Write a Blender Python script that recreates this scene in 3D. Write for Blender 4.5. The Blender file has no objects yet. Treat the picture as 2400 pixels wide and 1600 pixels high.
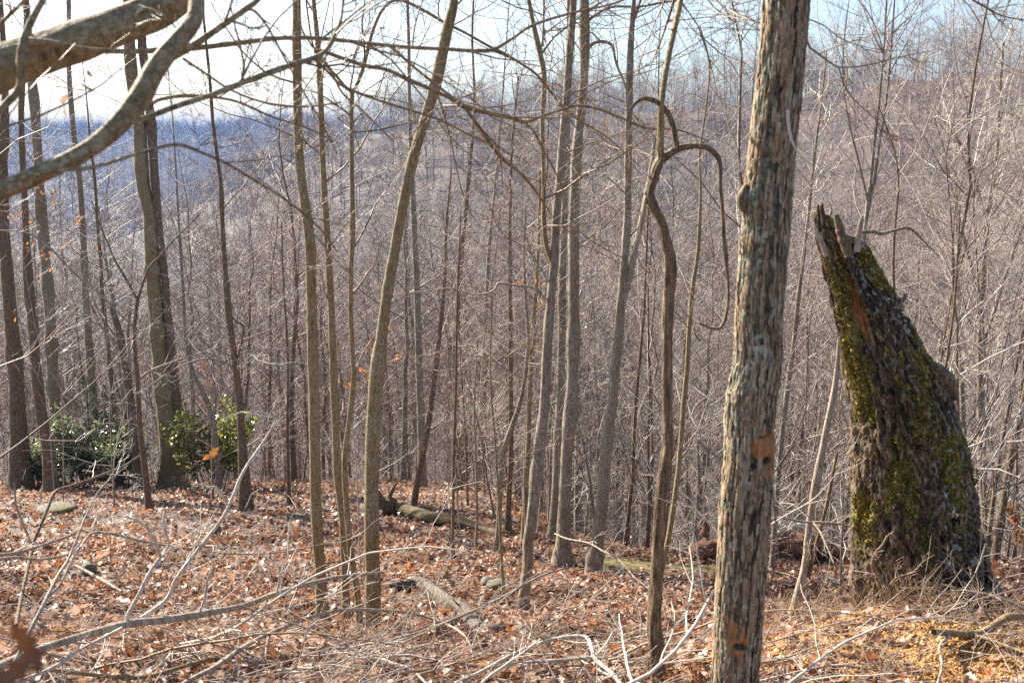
import bpy, math, random
import numpy as np
PI = math.pi
R = math.radians
scene = bpy.context.scene
C = scene.collection

# ------------------------------------------------------------------ camera, sky, sun, exposure
EZ = 1.65                      # eye height over the ground under the photographer
PITCH = 11.0
F = 35.0 / 36.0 * 2400.0       # focal length in photo pixels
cam_d = bpy.data.cameras.new('camera')
cam = bpy.data.objects.new('camera', cam_d)
C.objects.link(cam)
cam.location = (0, 0, EZ)
cam.rotation_euler = (R(90 - PITCH), 0, 0)
cam_d.lens = 35
cam_d.sensor_width = 36
cam_d.clip_start = 0.05
cam_d.clip_end = 20000
cam_d.dof.use_dof = True
cam_d.dof.focus_distance = 15.0
cam_d.dof.aperture_fstop = 6.3
scene.camera = cam

SUN_AZ = -50.0                 # left of the view direction
SUN_EL = 34.0
world = bpy.data.worlds.new('World')
scene.world = world
world.use_nodes = True
wn = world.node_tree.nodes
wl = world.node_tree.links
wn.clear()
sky = wn.new('ShaderNodeTexSky')
sky.sky_type = 'NISHITA'
sky.sun_disc = False
sky.sun_elevation = R(SUN_EL)
sky.sun_rotation = R(SUN_AZ)
sky.air_density = 1.0
sky.dust_density = 1.5
sky.ozone_density = 1.0
bg = wn.new('ShaderNodeBackground')
bg.inputs['Strength'].default_value = 0.078
wo = wn.new('ShaderNodeOutputWorld')
wl.new(sky.outputs[0], bg.inputs['Color'])
wl.new(bg.outputs[0], wo.inputs['Surface'])

sun_d = bpy.data.lights.new('sun', 'SUN')
sun_d.energy = 5.0
sun_d.angle = R(0.53)
sun_d.color = (1.0, 0.93, 0.81)
sun = bpy.data.objects.new('sun', sun_d)
C.objects.link(sun)
sun.location = (-20, 30, 40)
sun.rotation_euler = (R(90 - SUN_EL), 0, R(180 - SUN_AZ))   # checked below by vector
from mathutils import Vector
sdir = Vector((math.sin(R(SUN_AZ)) * math.cos(R(SUN_EL)), math.cos(R(SUN_AZ)) * math.cos(R(SUN_EL)), math.sin(R(SUN_EL))))
sun.rotation_euler = sdir.to_track_quat('Z', 'Y').to_euler()

vs = scene.view_settings
scene.display_settings.display_device = 'sRGB'
vs.view_transform = 'Standard'
vs.look = 'None'
vs.gamma = 1.0
vs.use_curve_mapping = False
vs.exposure = 1.8
scene.render.engine = 'CYCLES'
cy = scene.cycles
cy.max_bounces = 5
cy.diffuse_bounces = 3
cy.glossy_bounces = 2
cy.transmission_bounces = 3
cy.volume_bounces = 0
cy.transparent_max_bounces = 6
cy.use_denoising = False

# ------------------------------------------------------------------ noise
def _hash(i, j, k=0):
    h = (i * 374761393 + j * 668265263 + k * 2147483647 + 974711) & 0xffffffff
    h = ((h ^ (h >> 13)) * 1274126177) & 0xffffffff
    return ((h ^ (h >> 16)) & 0xffff) / 65535.0

def vnoise2(x, y):
    x = np.asarray(x, float); y = np.asarray(y, float)
    i = np.floor(x).astype(np.int64); j = np.floor(y).astype(np.int64)
    u = x - i; v = y - j
    u = u * u * (3 - 2 * u); v = v * v * (3 - 2 * v)
    return ((_hash(i, j) * (1 - u) + _hash(i + 1, j) * u) * (1 - v)
            + (_hash(i, j + 1) * (1 - u) + _hash(i + 1, j + 1) * u) * v)

def vnoise3(x, y, z):
    k = np.floor(z).astype(np.int64); w = z - k; w = w * w * (3 - 2 * w)
    i = np.floor(x).astype(np.int64); j = np.floor(y).astype(np.int64)
    u = x - i; v = y - j
    u = u * u * (3 - 2 * u); v = v * v * (3 - 2 * v)
    def lay(kk):
        return ((_hash(i, j, kk) * (1 - u) + _hash(i + 1, j, kk) * u) * (1 - v)
                + (_hash(i, j + 1, kk) * (1 - u) + _hash(i + 1, j + 1, kk) * u) * v)
    return lay(k) * (1 - w) + lay(k + 1) * w

def worley3(x, y, z):
    i = np.floor(x).astype(np.int64); j = np.floor(y).astype(np.int64); k = np.floor(z).astype(np.int64)
    f1 = np.full(x.shape, 9.0); f2 = np.full(x.shape, 9.0); idn = np.zeros(x.shape)
    for a in (-1, 0, 1):
        for b in (-1, 0, 1):
            for c in (-1, 0, 1):
                ii, jj, kk = i + a, j + b, k + c
                h = _hash(ii, jj, kk)
                d = np.sqrt((ii + h - x) ** 2 + (jj + _hash(ii + 57, jj, kk) - y) ** 2 + (kk + _hash(ii, jj + 91, kk) - z) ** 2)
                n = d < f1
                f2 = np.where(n, f1, np.minimum(f2, d)); idn = np.where(n, _hash(ii, jj, kk + 33), idn); f1 = np.where(n, d, f1)
    return f1, f2, idn

def fbm2(x, y, o=4):
    s = 0; a = 0.5
    for q in range(o):
        s = s + a * (vnoise2(x * 2 ** q + 17.3 * q, y * 2 ** q - 9.1 * q) - 0.5); a *= 0.5
    return s

def sstep(a, b, x):
    t = np.clip((x - a) / (b - a), 0, 1)
    return t * t * (3 - 2 * t)

# ------------------------------------------------------------------ terrain
_gy = np.linspace(-400, 200, 6001)
def _prof(pts):
    p = np.array(pts, float)
    z = np.interp(_gy, p[:, 0], p[:, 1])
    k = np.exp(-0.5 * (np.arange(-30, 31) / 7.0) ** 2); k /= k.sum()
    zp = np.pad(z, 30, mode='edge')
    return np.convolve(zp, k, 'valid')
_gL = _prof([(-400, 20), (-50, 6), (-10, 1), (0, 0), (2, -.1), (3.5, -.4), (5, -1.05), (8, -2.38), (12, -3.3), (16, -4.25), (22, -5.95), (26, -7.6), (32, -11), (45, -19), (80, -38), (130, -58), (170, -64), (200, -64)])
_gR = _prof([(-400, 20), (-50, 6), (-10, 1), (0, 0), (2, -.1), (3.5, -.38), (5, -1.1), (8, -2.35), (10, -2.9), (12, -3.52), (14, -4.45), (16, -5.6), (22, -9.2), (30, -14), (45, -22), (80, -40), (130, -58), (170, -64), (200, -64)])
_az = [-180, -40, -30, -22, -16, -12, -9, -6.5, -2, 3, 8, 16, 27, 40, 60, 180]
_azH = [-60, -60, -50, -38, -18, -4, 5, 9, 11.5, 12.5, 13, 15.5, 20, 26, 30, -60]
_azR = [500, 500, 480, 450, 430, 410, 390, 370, 340, 320, 300, 275, 250, 240, 240, 400]
MOUND = (1.85, 4.3)

def mound(x, y):
    return np.exp(-((x - MOUND[0]) / 1.05) ** 2 - ((y - MOUND[1]) / 0.72) ** 2)

def H(x, y):
    x = np.asarray(x, float); y = np.asarray(y, float)
    r = np.hypot(x, y)
    az = np.degrees(np.arctan2(x, y))
    s = sstep(-0.6, 3.2, x)
    yy = np.clip(y, -400, 200)
    g = np.interp(yy, _gy, _gL) * (1 - s) + np.interp(yy, _gy, _gR) * s
    near = np.exp(-(r / 60.0) ** 2)
    g = g + near * (0.22 * fbm2(x * .45, y * .45, 4) + 0.10 * fbm2(x * 2.1 + 40, y * 2.1, 2)) * sstep(0.8, 3.5, r)
    g = g + mound(x, y) * (0.24 + 0.26 * fbm2(x * 2.6, y * 2.6, 4) + 0.08 * fbm2(x * 9, y * 9, 3))
    g = g + (1 - near) * 6 * fbm2(x * .02, y * .02, 3) * sstep(30, 120, r)
    Hc = np.interp(az, _az, _azH); Rc = np.interp(az, _az, _azR)
    zv = -64.0
    up = np.clip((r - 150) / (Rc - 150), 0, 1)
    up = up * (0.55 + 0.45 * up)
    ridge = zv + (Hc - zv) * up
    past = np.clip((r - Rc) / 500, 0, 1)
    ridge = ridge - past * np.maximum(Hc - zv + 16, 0) * 0.9
    g2 = ridge + 3.5 * fbm2(az * .5, r * .015, 4) * sstep(160, 260, r) * (1 - past)
    far_up = sstep(700, 1650, r)
    crest = 22 + 20 * fbm2(az * .22 + 5, az * 0 + 2.5, 4) + 9 * np.exp(-((az + 12.5) / 2.2) ** 2)
    far = -84 + (crest + 84) * far_up - sstep(1700, 3200, r) * 90
    far = far + 10 * fbm2(x * .006, y * .006, 4) * sstep(700, 1000, r) * (1 - far_up * .7)
    hill = np.maximum(g2, far)
    b = sstep(120, 175, y)
    return g * (1 - b) + hill * b

cP, sP = math.cos(R(PITCH)), math.sin(R(PITCH))
def ray(px, py):
    a = (px - 1200) / F; b = (800 - py) / F
    return np.array([a, cP + b * sP, -sP + b * cP])

def at(px, py, Y):
    d = ray(px, py)
    return np.array([0, 0, EZ]) + d * (Y / d[1])

def ground_at(px, py, lo=1.0, hi=60.0):
    d = ray(px, py)
    t = np.linspace(lo, hi, 6000)
    p = np.array([0, 0, EZ]) + d[None] * t[:, None]
    below = p[:, 2] < H(p[:, 0], p[:, 1])
    i = int(np.argmax(below)) if below.any() else len(t) - 1
    return p[i]

def px_size(p):
    """metres per photo pixel at a point"""
    return ((p[1]) * cP - (p[2] - EZ) * sP) / F

# ------------------------------------------------------------------ mesh helpers
class MB:
    def __init__(self):
        self.v = []; self.f = []; self.n = 0; self.attr = {}
    def add(self, v, f):
        v = np.asarray(v, float).reshape(-1, 3)
        f = np.asarray(f, np.int64)
        self.v.append(v); self.f.append(f + self.n)
        self.n += len(v)
    def tris(self):
        return sum(len(f) * (f.shape[1] - 2) for f in self.f)
    def mesh(self, name, mat, smooth=True, origin=None):
        me = bpy.data.meshes.new(name)
        if not self.v:
            return me
        V = np.concatenate(self.v)
        if origin is not None:
            V = V - np.asarray(origin)
        me.vertices.add(len(V))
        me.vertices.foreach_set('co', V.astype(np.float32).ravel())
        loops = np.concatenate([f.ravel() for f in self.f])
        tot = np.concatenate([np.full(len(f), f.shape[1], np.int32) for f in self.f])
        st = np.concatenate([[0], np.cumsum(tot)[:-1]]).astype(np.int32)
        me.loops.add(len(loops))
        me.loops.foreach_set('vertex_index', loops.astype(np.int32))
        me.polygons.add(len(tot))
        me.polygons.foreach_set('loop_start', st)
        me.update(calc_edges=True)
        if smooth:
            me.polygons.foreach_set('use_smooth', np.ones(len(tot), bool))
        for k, a in self.attr.items():
            at_ = me.attributes.new(k, 'FLOAT', 'POINT')
            at_.data.foreach_set('value', np.asarray(a, np.float32))
        if mat:
            me.materials.append(mat)
        me.update()
        return me

def norm(a):
    return a / np.maximum(np.linalg.norm(a, axis=-1, keepdims=True), 1e-9)

def tubes(mb, pts, rad, S=3):
    """many tubes at once: pts (B,N,3), rad (B,N)"""
    B, N, _ = pts.shape
    if B == 0:
        return
    T = norm(np.gradient(pts, axis=1))
    m = norm(T.mean(axis=1))
    ref = np.where(np.abs(m[:, 2:3]) < .8, np.array([[0, 0, 1.]]), np.array([[1., .13, 0]]))[:, None, :]
    U = norm(np.cross(T, ref)); W = np.cross(T, U)
    th = np.arange(S) * 2 * PI / S
    ring = U[:, :, None, :] * np.cos(th)[None, None, :, None] + W[:, :, None, :] * np.sin(th)[None, None, :, None]
    V = pts[:, :, None, :] + ring * rad[:, :, None, None]
    b = np.arange(B)[:, None, None] * N * S
    i = np.arange(N - 1)[None, :, None] * S
    j = np.arange(S)[None, None, :]
    j2 = (j + 1) % S
    q = np.stack([b + i + j, b + i + j2, b + i + S + j2, b + i + S + j], -1).reshape(-1, 4)
    mb.add(V.reshape(-1, 3), q)

def resample(p, n):
    """smooth curve through points (any number of columns) with n samples (Catmull-Rom, by chord length)"""
    p = np.asarray(p, float)
    d = np.concatenate([[0], np.cumsum(np.maximum(np.linalg.norm(np.diff(p[:, :3], axis=0), axis=1), 1e-5))])
    t = np.linspace(0, d[-1], n)
    m = np.zeros_like(p)
    m[1:-1] = (p[2:] - p[:-2]) / (d[2:] - d[:-2])[:, None]
    m[0] = (p[1] - p[0]) / (d[1] - d[0]); m[-1] = (p[-1] - p[-2]) / (d[-1] - d[-2])
    i = np.clip(np.searchsorted(d, t, 'right') - 1, 0, len(p) - 2)
    h = (d[i + 1] - d[i])[:, None]; u = ((t - d[i])[:, None]) / h
    return ((2 * u ** 3 - 3 * u ** 2 + 1) * p[i] + (u ** 3 - 2 * u ** 2 + u) * h * m[i]
            + (-2 * u ** 3 + 3 * u ** 2) * p[i + 1] + (u ** 3 - u ** 2) * h * m[i + 1])

def grow(rng, start, dirs, lens, r0, N, wig=.15, up=.04, tip=.25, zig=0.0):
    B = len(start)
    pts = np.zeros((B, N, 3)); pts[:, 0] = start
    d = norm(dirs)
    st = (lens / (N - 1))[:, None]
    side = norm(rng.normal(size=(B, 3)))
    for i in range(1, N):
        d = norm(d + wig * rng.normal(size=(B, 3)) + np.array([0, 0, up]) + zig * side * (1 if i % 2 else -1))
        pts[:, i] = pts[:, i - 1] + d * st
    s = np.linspace(0, 1, N)[None]
    rad = r0[:, None] * (1 - (1 - tip) * s)
    return pts, rad

def kids(rng, pts, rad, k, tmin=.2, ang=(30, 60), ratio=.5, rr=.6, rmin=.002, flat=0.0):
    B, N, _ = pts.shape
    t = rng.uniform(tmin, 1.0, (B, k)) * (N - 1)
    i = np.clip(t.astype(int), 0, N - 2); u = (t - i)[..., None]
    bi = np.arange(B)[:, None]
    P = pts[bi, i] * (1 - u) + pts[bi, i + 1] * u
    T = norm(pts[bi, i + 1] - pts[bi, i])
    rr_ = rad[bi, i] * (1 - u[..., 0]) + rad[bi, i + 1] * u[..., 0]
    q = rng.normal(size=P.shape)
    q[..., 2] *= (1 - flat)
    q = norm(q - (q * T).sum(-1, keepdims=True) * T)
    a = np.radians(rng.uniform(ang[0], ang[1], (B, k)))[..., None]
    D = np.cos(a) * T + np.sin(a) * q
    L = np.linalg.norm(np.diff(pts, axis=1), axis=2).sum(1)[:, None] * ratio * rng.uniform(.6, 1.3, (B, k)) * (1.15 - .6 * t / (N - 1))
    r = np.maximum(rr_ * rr, rmin)
    return P.reshape(-1, 3), D.reshape(-1, 3), L.reshape(-1), r.reshape(-1)

# ------------------------------------------------------------------ objects
def obj(name, data, parent=None, loc=None):
    o = bpy.data.objects.new(name, data)
    C.objects.link(o)
    if parent is not None:
        o.parent = parent
    if loc is not None:
        o.location = loc
    return o

def tag(o, label=None, cat=None, group=None, kind=None):
    if label: o['label'] = label
    if cat: o['category'] = cat
    if group: o['group'] = group
    if kind: o['kind'] = kind
    return o

def thing(name, label, cat, loc, group=None, rz=0):
    o = bpy.data.objects.new(name, None)
    C.objects.link(o)
    o.empty_display_size = .2
    o.location = loc
    o.rotation_euler = (0, 0, rz)
    return tag(o, label, cat, group)

# ------------------------------------------------------------------ materials
def newmat(name):
    m = bpy.data.materials.new(name)
    m.use_nodes = True
    n = m.node_tree.nodes; l = m.node_tree.links
    n.clear()
    o = n.new('ShaderNodeOutputMaterial')
    b = n.new('ShaderNodeBsdfPrincipled')
    l.new(b.outputs[0], o.inputs['Surface'])
    return m, n, l, b, o

def coords(n, l, scale=(1, 1, 1), kind='Object'):
    tc = n.new('ShaderNodeTexCoord')
    mp = n.new('ShaderNodeMapping')
    mp.inputs['Scale'].default_value = scale
    l.new(tc.outputs[kind], mp.inputs['Vector'])
    return mp.outputs[0]

def noise(n, l, vec, scale, detail=4, rough=.55):
    t = n.new('ShaderNodeTexNoise')
    t.inputs['Scale'].default_value = scale
    t.inputs['Detail'].default_value = detail
    t.inputs['Roughness'].default_value = rough
    l.new(vec, t.inputs['Vector'])
    return t.outputs['Fac']

def ramp(n, l, fac, stops, interp='LINEAR'):
    r = n.new('ShaderNodeValToRGB')
    r.color_ramp.interpolation = interp
    e = r.color_ramp.elements
    while len(e) > 1: e.remove(e[-1])
    e[0].position = stops[0][0]; e[0].color = (*stops[0][1], 1)
    for p, c in stops[1:]:
        x = e.new(p); x.color = (*c, 1)
    if fac is not None: l.new(fac, r.inputs[0])
    return r.outputs[0]

def mix(n, l, f, a, b):
    m = n.new('ShaderNodeMix'); m.data_type = 'RGBA'
    if isinstance(f, float): m.inputs[0].default_value = f
    else: l.new(f, m.inputs[0])
    for s, v in ((6, a), (7, b)):
        if isinstance(v, tuple): m.inputs[s].default_value = (*v, 1)
        else: l.new(v, m.inputs[s])
    return m.outputs[2]

def math_(n, l, op, a, b=0.0, clamp=False):
    m = n.new('ShaderNodeMath'); m.operation = op; m.use_clamp = clamp
    for s, v in ((0, a), (1, b)):
        if isinstance(v, (int, float)): m.inputs[s].default_value = v
        else: l.new(v, m.inputs[s])
    return m.outputs[0]

def attr(n, name):
    a = n.new('ShaderNodeAttribute'); a.attribute_name = name
    return a.outputs['Fac']

def bump(n, l, b, h, strength=.5, dist=.01):
    k = n.new('ShaderNodeBump')
    k.inputs['Strength'].default_value = strength
    k.inputs['Distance'].default_value = dist
    l.new(h, k.inputs['Height']); l.new(k.outputs[0], b.inputs['Normal'])

def bark(name, dark, mid, light, lichen=(.36, .37, .3), amt=.55, scale=30, stretch=.25, rough=.75):
    m, n, l, b, o = newmat(name)
    v = coords(n, l, (1, 1, stretch)); v2 = coords(n, l)
    f = noise(n, l, v, scale, 5, .65)
    c = ramp(n, l, f, [(.3, dark), (.5, mid), (.72, light)])
    f2 = noise(n, l, v2, scale * 1.6, 3, .6)
    msk = ramp(n, l, f2, [(amt, (0, 0, 0)), (amt + .09, (1, 1, 1))])
    big = noise(n, l, v2, 2.2, 3)
    bm = ramp(n, l, big, [(.35, (0, 0, 0)), (.6, (.85, .85, .85))])
    k = math_(n, l, 'MULTIPLY', msk, bm)
    l.new(mix(n, l, k, c, lichen), b.inputs['Base Color'])
    b.inputs['Roughness'].default_value = rough
    b.inputs['Specular IOR Level'].default_value = .3
    bump(n, l, b, f, .6, .012)
    return m

M = {}
M['smooth'] = bark('olive_bark', (.10, .066, .028), (.20, .14, .062), (.32, .235, .115), (.40, .38, .28), amt=.51, scale=60)
M['grey'] = bark('grey_bark', (.07, .049, .031), (.19, .142, .092), (.36, .29, .20), (.40, .40, .35), amt=.5, scale=60)
M['brown'] = bark('brown_bark', (.022, .013, .008), (.14, .09, .05), (.34, .24, .15), (.30, .28, .22), amt=.57, scale=85, stretch=.16)
M['mottled'] = bark('mottled_bark', (.075, .048, .022), (.21, .148, .072), (.34, .25, .14), (.38, .30, .2), amt=.5, scale=48, stretch=.8)
M['dead'] = bark('weathered_wood', (.12, .08, .052), (.30, .235, .175), (.46, .39, .31), (.46, .45, .37), amt=.6, scale=45, stretch=.2)

def twigmat(name, a, b_, rough=.42, spec=.5):
    m, n, l, b, o = newmat(name)
    g = n.new('ShaderNodeNewGeometry')
    c = ramp(n, l, g.outputs['Random Per Island'], [(0, a), (1, b_)])
    l.new(c, b.inputs['Base Color'])
    b.inputs['Roughness'].default_value = rough
    b.inputs['Specular IOR Level'].default_value = spec
    return m
M['twig'] = twigmat('twig_bark', (.15, .113, .092), (.47, .405, .35), .5, .25)
M['twig_near'] = twigmat('near_twig_bark', (.12, .075, .037), (.25, .17, .095), .5, .3)
M['twig_pale'] = twigmat('pale_twig_bark', (.36, .30, .235), (.62, .55, .46), .5, .3)
M['twig_red'] = twigmat('reddish_twig_bark', (.16, .105, .085), (.44, .335, .285), .5, .25)

def leafmat(name, stops, trans=.35, rough=.45, spec=.5):
    m, n, l, b, o = newmat(name)
    g = n.new('ShaderNodeNewGeometry'); oi = n.new('ShaderNodeObjectInfo')
    f = math_(n, l, 'FRACT', math_(n, l, 'ADD', g.outputs['Random Per Island'], oi.outputs['Random']))
    c = ramp(n, l, f, stops)
    v = coords(n, l)
    k = noise(n, l, v, 60, 3)
    c = mix(n, l, math_(n, l, 'MULTIPLY', k, .35), c, (.12, .06, .03))
    dm = noise(n, l, v, 1.1, 4, .6)
    c = mix(n, l, ramp(n, l, dm, [(.38, (.62, .62, .62)), (.55, (0, 0, 0))]), c, (.085, .04, .025))
    l.new(c, b.inputs['Base Color'])
    b.inputs['Roughness'].default_value = rough
    b.inputs['Specular IOR Level'].default_value = spec
    t = n.new('ShaderNodeBsdfTranslucent'); l.new(c, t.inputs['Color'])
    ms = n.new('ShaderNodeMixShader'); ms.inputs[0].default_value = trans
    l.new(b.outputs[0], ms.inputs[1]); l.new(t.outputs[0], ms.inputs[2])
    l.new(ms.outputs[0], o.inputs['Surface'])
    return m
M['leaf'] = leafmat('dry_oak_leaf', [(0, (.14, .062, .04)), (.12, (.28, .15, .095)), (.30, (.47, .30, .20)), (.60, (.64, .47, .365)), (.76, (.47, .245, .125)), (.88, (.48, .17, .045)), (1, (.22, .09, .05))])
M['leaf_orange'] = leafmat('orange_leaf', [(0, (.55, .18, .03)), (.5, (.6, .27, .05)), (1, (.45, .12, .05))], .5)
M['laurel'] = leafmat('laurel_leaf', [(0, (.15, .22, .08)), (.5, (.22, .30, .12)), (1, (.30, .36, .15))], .5, .2, 1.0)
M['laurel_yellow'] = leafmat('yellow_laurel_leaf', [(0, (.22, .28, .05)), (1, (.40, .43, .08))], .55, .3, .6)
M['lightened'] = bark('sunlit_pale_wood', (.26, .215, .165), (.47, .415, .345), (.66, .61, .53), (.50, .52, .42), amt=.6, scale=40, stretch=.2)  # pale dead wood, its colour raised to carry the sunlight on the prongs
M['cedar'] = leafmat('cedar_leaf', [(0, (.13, .18, .08)), (.6, (.20, .25, .12)), (1, (.26, .30, .15))], .45, .6, .3)
M['leaf_brown'] = leafmat('brown_leaf', [(0, (.10, .035, .014)), (1, (.15, .055, .02))], .15)
M['old_log'] = bark('old_log_wood', (.015, .01, .007), (.06, .04, .027), (.22, .17, .125), (.36, .33, .28), amt=.58, scale=45, stretch=.5)

# ------------------------------------------------------------------ the ground: one sheet out past the far ridge
def build_ground():
    az = np.concatenate([np.linspace(-180, -42, 56, endpoint=False), np.linspace(-42, 42, 430, endpoint=False), np.linspace(42, 180, 56, endpoint=False)])
    rr = [0.25]
    while rr[-1] < 4000:
        q = rr[-1]
        rr.append(q * (1.011 if q < 8 else 1.020 if q < 40 else 1.028) + .006)
    rr = np.array(rr)
    A, RR = np.meshgrid(np.radians(az), rr)
    X = RR * np.sin(A); Y = RR * np.cos(A)
    Z = H(X, Y)
    mb = MB()
    n = len(az); k = len(rr)
    V = np.stack([X, Y, Z], -1).reshape(-1, 3)
    i = np.arange(k - 1)[:, None] * n; j = np.arange(n)[None, :]; j2 = (j + 1) % n
    q = np.stack([i + j, i + n + j, i + n + j2, i + j2], -1).reshape(-1, 4)[:, ::-1]
    mb.add(V, q)
    c = len(V)
    mb.v.append(np.array([[0, 0, float(H(0, 0))]])); mb.n += 1
    mb.f.append(np.stack([np.full(n, c), np.arange(n), (np.arange(n) + 1) % n], -1)[:, ::-1])
    flat = V[:, :2]
    so = np.exp(-((flat[:, 0] - 1.9) / 1.3) ** 2 - ((flat[:, 1] - 4.0) / .95) ** 2)
    so = np.clip(so * 2.3 + .9 * fbm2(flat[:, 0] * 3, flat[:, 1] * 3, 4) - .35, 0, 1)
    mb.attr['soil'] = np.concatenate([so, [0]])
    mo = np.zeros(len(V))
    for px, py, rx, w in [(1500, 1318, .75, 1.0), (1640, 1330, .6, .9), (1060, 1128, .9, .7), (1180, 1140, .7, .6)]:
        p = ground_at(px, py)
        mo = np.maximum(mo, w * np.exp(-((flat[:, 0] - p[0]) ** 2 + (flat[:, 1] - p[1]) ** 2) / rx ** 2))
    mo = np.clip(mo * 1.8 + 1.6 * fbm2(flat[:, 0] * 4, flat[:, 1] * 4, 4) - .5, 0, 1) * (mo > .05)
    mb.attr['moss'] = np.concatenate([mo, [0]])
    m, nn, l, b, o = newmat('forest_floor')
    v = coords(nn, l)
    f1 = noise(nn, l, v, 14, 6, .7)
    vo = nn.new('ShaderNodeTexVoronoi'); vo.inputs['Scale'].default_value = 13; l.new(v, vo.inputs['Vector'])
    col = ramp(nn, l, vo.outputs['Color'], [(0, (.03, .017, .012)), (.3, (.085, .05, .035)), (.55, (.17, .115, .088)), (.8, (.11, .055, .03)), (1, (.21, .15, .12))])
    col = mix(nn, l, ramp(nn, l, f1, [(.35, (.75, .75, .75)), (.6, (0, 0, 0))]), col, (.04, .024, .017))
    big = noise(nn, l, v, .02, 4)
    f2 = noise(nn, l, v, 40, 4, .7)
    soil = ramp(nn, l, f2, [(.3, (.11, .046, .012)), (.5, (.31, .15, .036)), (.75, (.44, .25, .08))])
    col = mix(nn, l, attr(nn, 'soil'), col, soil)
    mossc = ramp(nn, l, f2, [(.3, (.07, .06, .012)), (.7, (.26, .21, .05))])
    col = mix(nn, l, attr(nn, 'moss'), col, mossc)
    l.new(col, b.inputs['Base Color'])
    b.inputs['Roughness'].default_value = .8
    bump(nn, l, b, f2, .6, .02)
    me = mb.mesh('ground', m)
    return tag(obj('ground', me), 'leaf covered woodland slope falling into a wooded valley', kind='structure')
ground = build_ground()

# the air: pale haze round everything, sky outside
def build_haze():
    mb = MB()
    x0, x1, y0, y1, z0, z1 = -4300, 4300, -4300, 4300, -220, 95
    V = [(x, y, z) for x in (x0, x1) for y in (y0, y1) for z in (z0, z1)]
    mb.add(V, [(0, 1, 3, 2), (4, 6, 7, 5), (0, 4, 5, 1), (2, 3, 7, 6), (0, 2, 6, 4), (1, 5, 7, 3)])
    m = bpy.data.materials.new('haze_air'); m.use_nodes = True
    n = m.node_tree.nodes; n.clear()
    o = n.new('ShaderNodeOutputMaterial'); p = n.new('ShaderNodeVolumePrincipled')
    p.inputs['Color'].default_value = (.06, .27, .66, 1)
    p.inputs['Density'].default_value = .00036
    p.inputs['Anisotropy'].default_value = -.15
    m.node_tree.links.new(p.outputs[0], o.inputs['Volume'])
    tag(obj('haze', mb.mesh('haze', m, False)), 'thin blue haze hanging in the valley air', kind='stuff')
build_haze()

# ------------------------------------------------------------------ bare trees
def make_tree_meshes(seed, height, r0, lean=.03, first=.35, n1=22, k2=7, k3=5, rmin=.0035, spread=.3, ang1=(35, 65), sides=7, dead=5, wig=.12, k4=0, fork=0):
    """trunk mesh + crown mesh, base at the origin"""
    rng = np.random.default_rng(seed)
    N = 14
    z = np.linspace(0, 1, N)
    pts = np.zeros((1, N, 3)); pts[0, :, 2] = z * height - .25 * (z == 0)
    w = np.cumsum(rng.normal(0, .012 * height, (N, 2)), axis=0) * z[:, None]
    pts[0, :, :2] = w + rng.normal(0, lean, 2) * height * z[:, None] ** 1.3
    rad = (r0 * (1 - .93 * z ** .85) + .002)[None]
    rad[0, 0] *= 1.35
    tr = MB(); tubes(tr, pts, rad, sides)
    cr = MB()
    P, D, L, r = [], [], [], []
    # limbs
    t = rng.uniform(first, .98, n1) * (N - 1)
    i = np.clip(t.astype(int), 0, N - 2); u = (t - i)[:, None]
    P = pts[0, i] * (1 - u) + pts[0, i + 1] * u
    a = rng.uniform(0, 2 * PI, n1); el = np.radians(rng.uniform(90 - ang1[1], 90 - ang1[0], n1))
    D = np.stack([np.cos(a) * np.cos(el), np.sin(a) * np.cos(el), np.sin(el)], -1)
    s = t / (N - 1)
    L = height * spread * rng.uniform(.55, 1.25, n1) * (1.25 - .8 * (s - first) / (1 - first))
    r = np.minimum(r0 * .42 * (1.1 - s), r0 * .36) * rng.uniform(.6, 1.1, n1) + .003
    if dead:
        td = rng.uniform(.08, first, dead) * (N - 1); idd = td.astype(int)
        P = np.concatenate([P, pts[0, idd]])
        a = rng.uniform(0, 2 * PI, dead)
        D = np.concatenate([D, np.stack([np.cos(a), np.sin(a), rng.uniform(-.2, .6, dead)], -1)])
        L = np.concatenate([L, height * rng.uniform(.06, .18, dead)])
        r = np.concatenate([r, rng.uniform(.004, .009, dead)])
    b1, r1 = grow(rng, P, D, L, r, 7, wig, .05, .25, .05)
    tubes(cr, b1, r1, 4)
    b2, r2 = grow(rng, *kids(rng, b1, r1, k2, .2, (28, 62), .48, .6, rmin * 1.2), 5, wig * 1.3, .05, .3, .08)
    tubes(cr, b2, r2, 3)
    b3, r3 = grow(rng, *kids(rng, b2, r2, k3, .15, (28, 65), .5, .65, rmin), 4, wig * 1.5, .04, .5, .1)
    tubes(cr, b3, r3, 3)
    if k4:
        b4, r4 = grow(rng, *kids(rng, b3, r3, k4, .15, (28, 65), .5, .8, rmin * .8), 3, wig * 1.5, .04, .6, .1)
        tubes(cr, b4, r4, 3)
    return tr, cr

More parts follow.
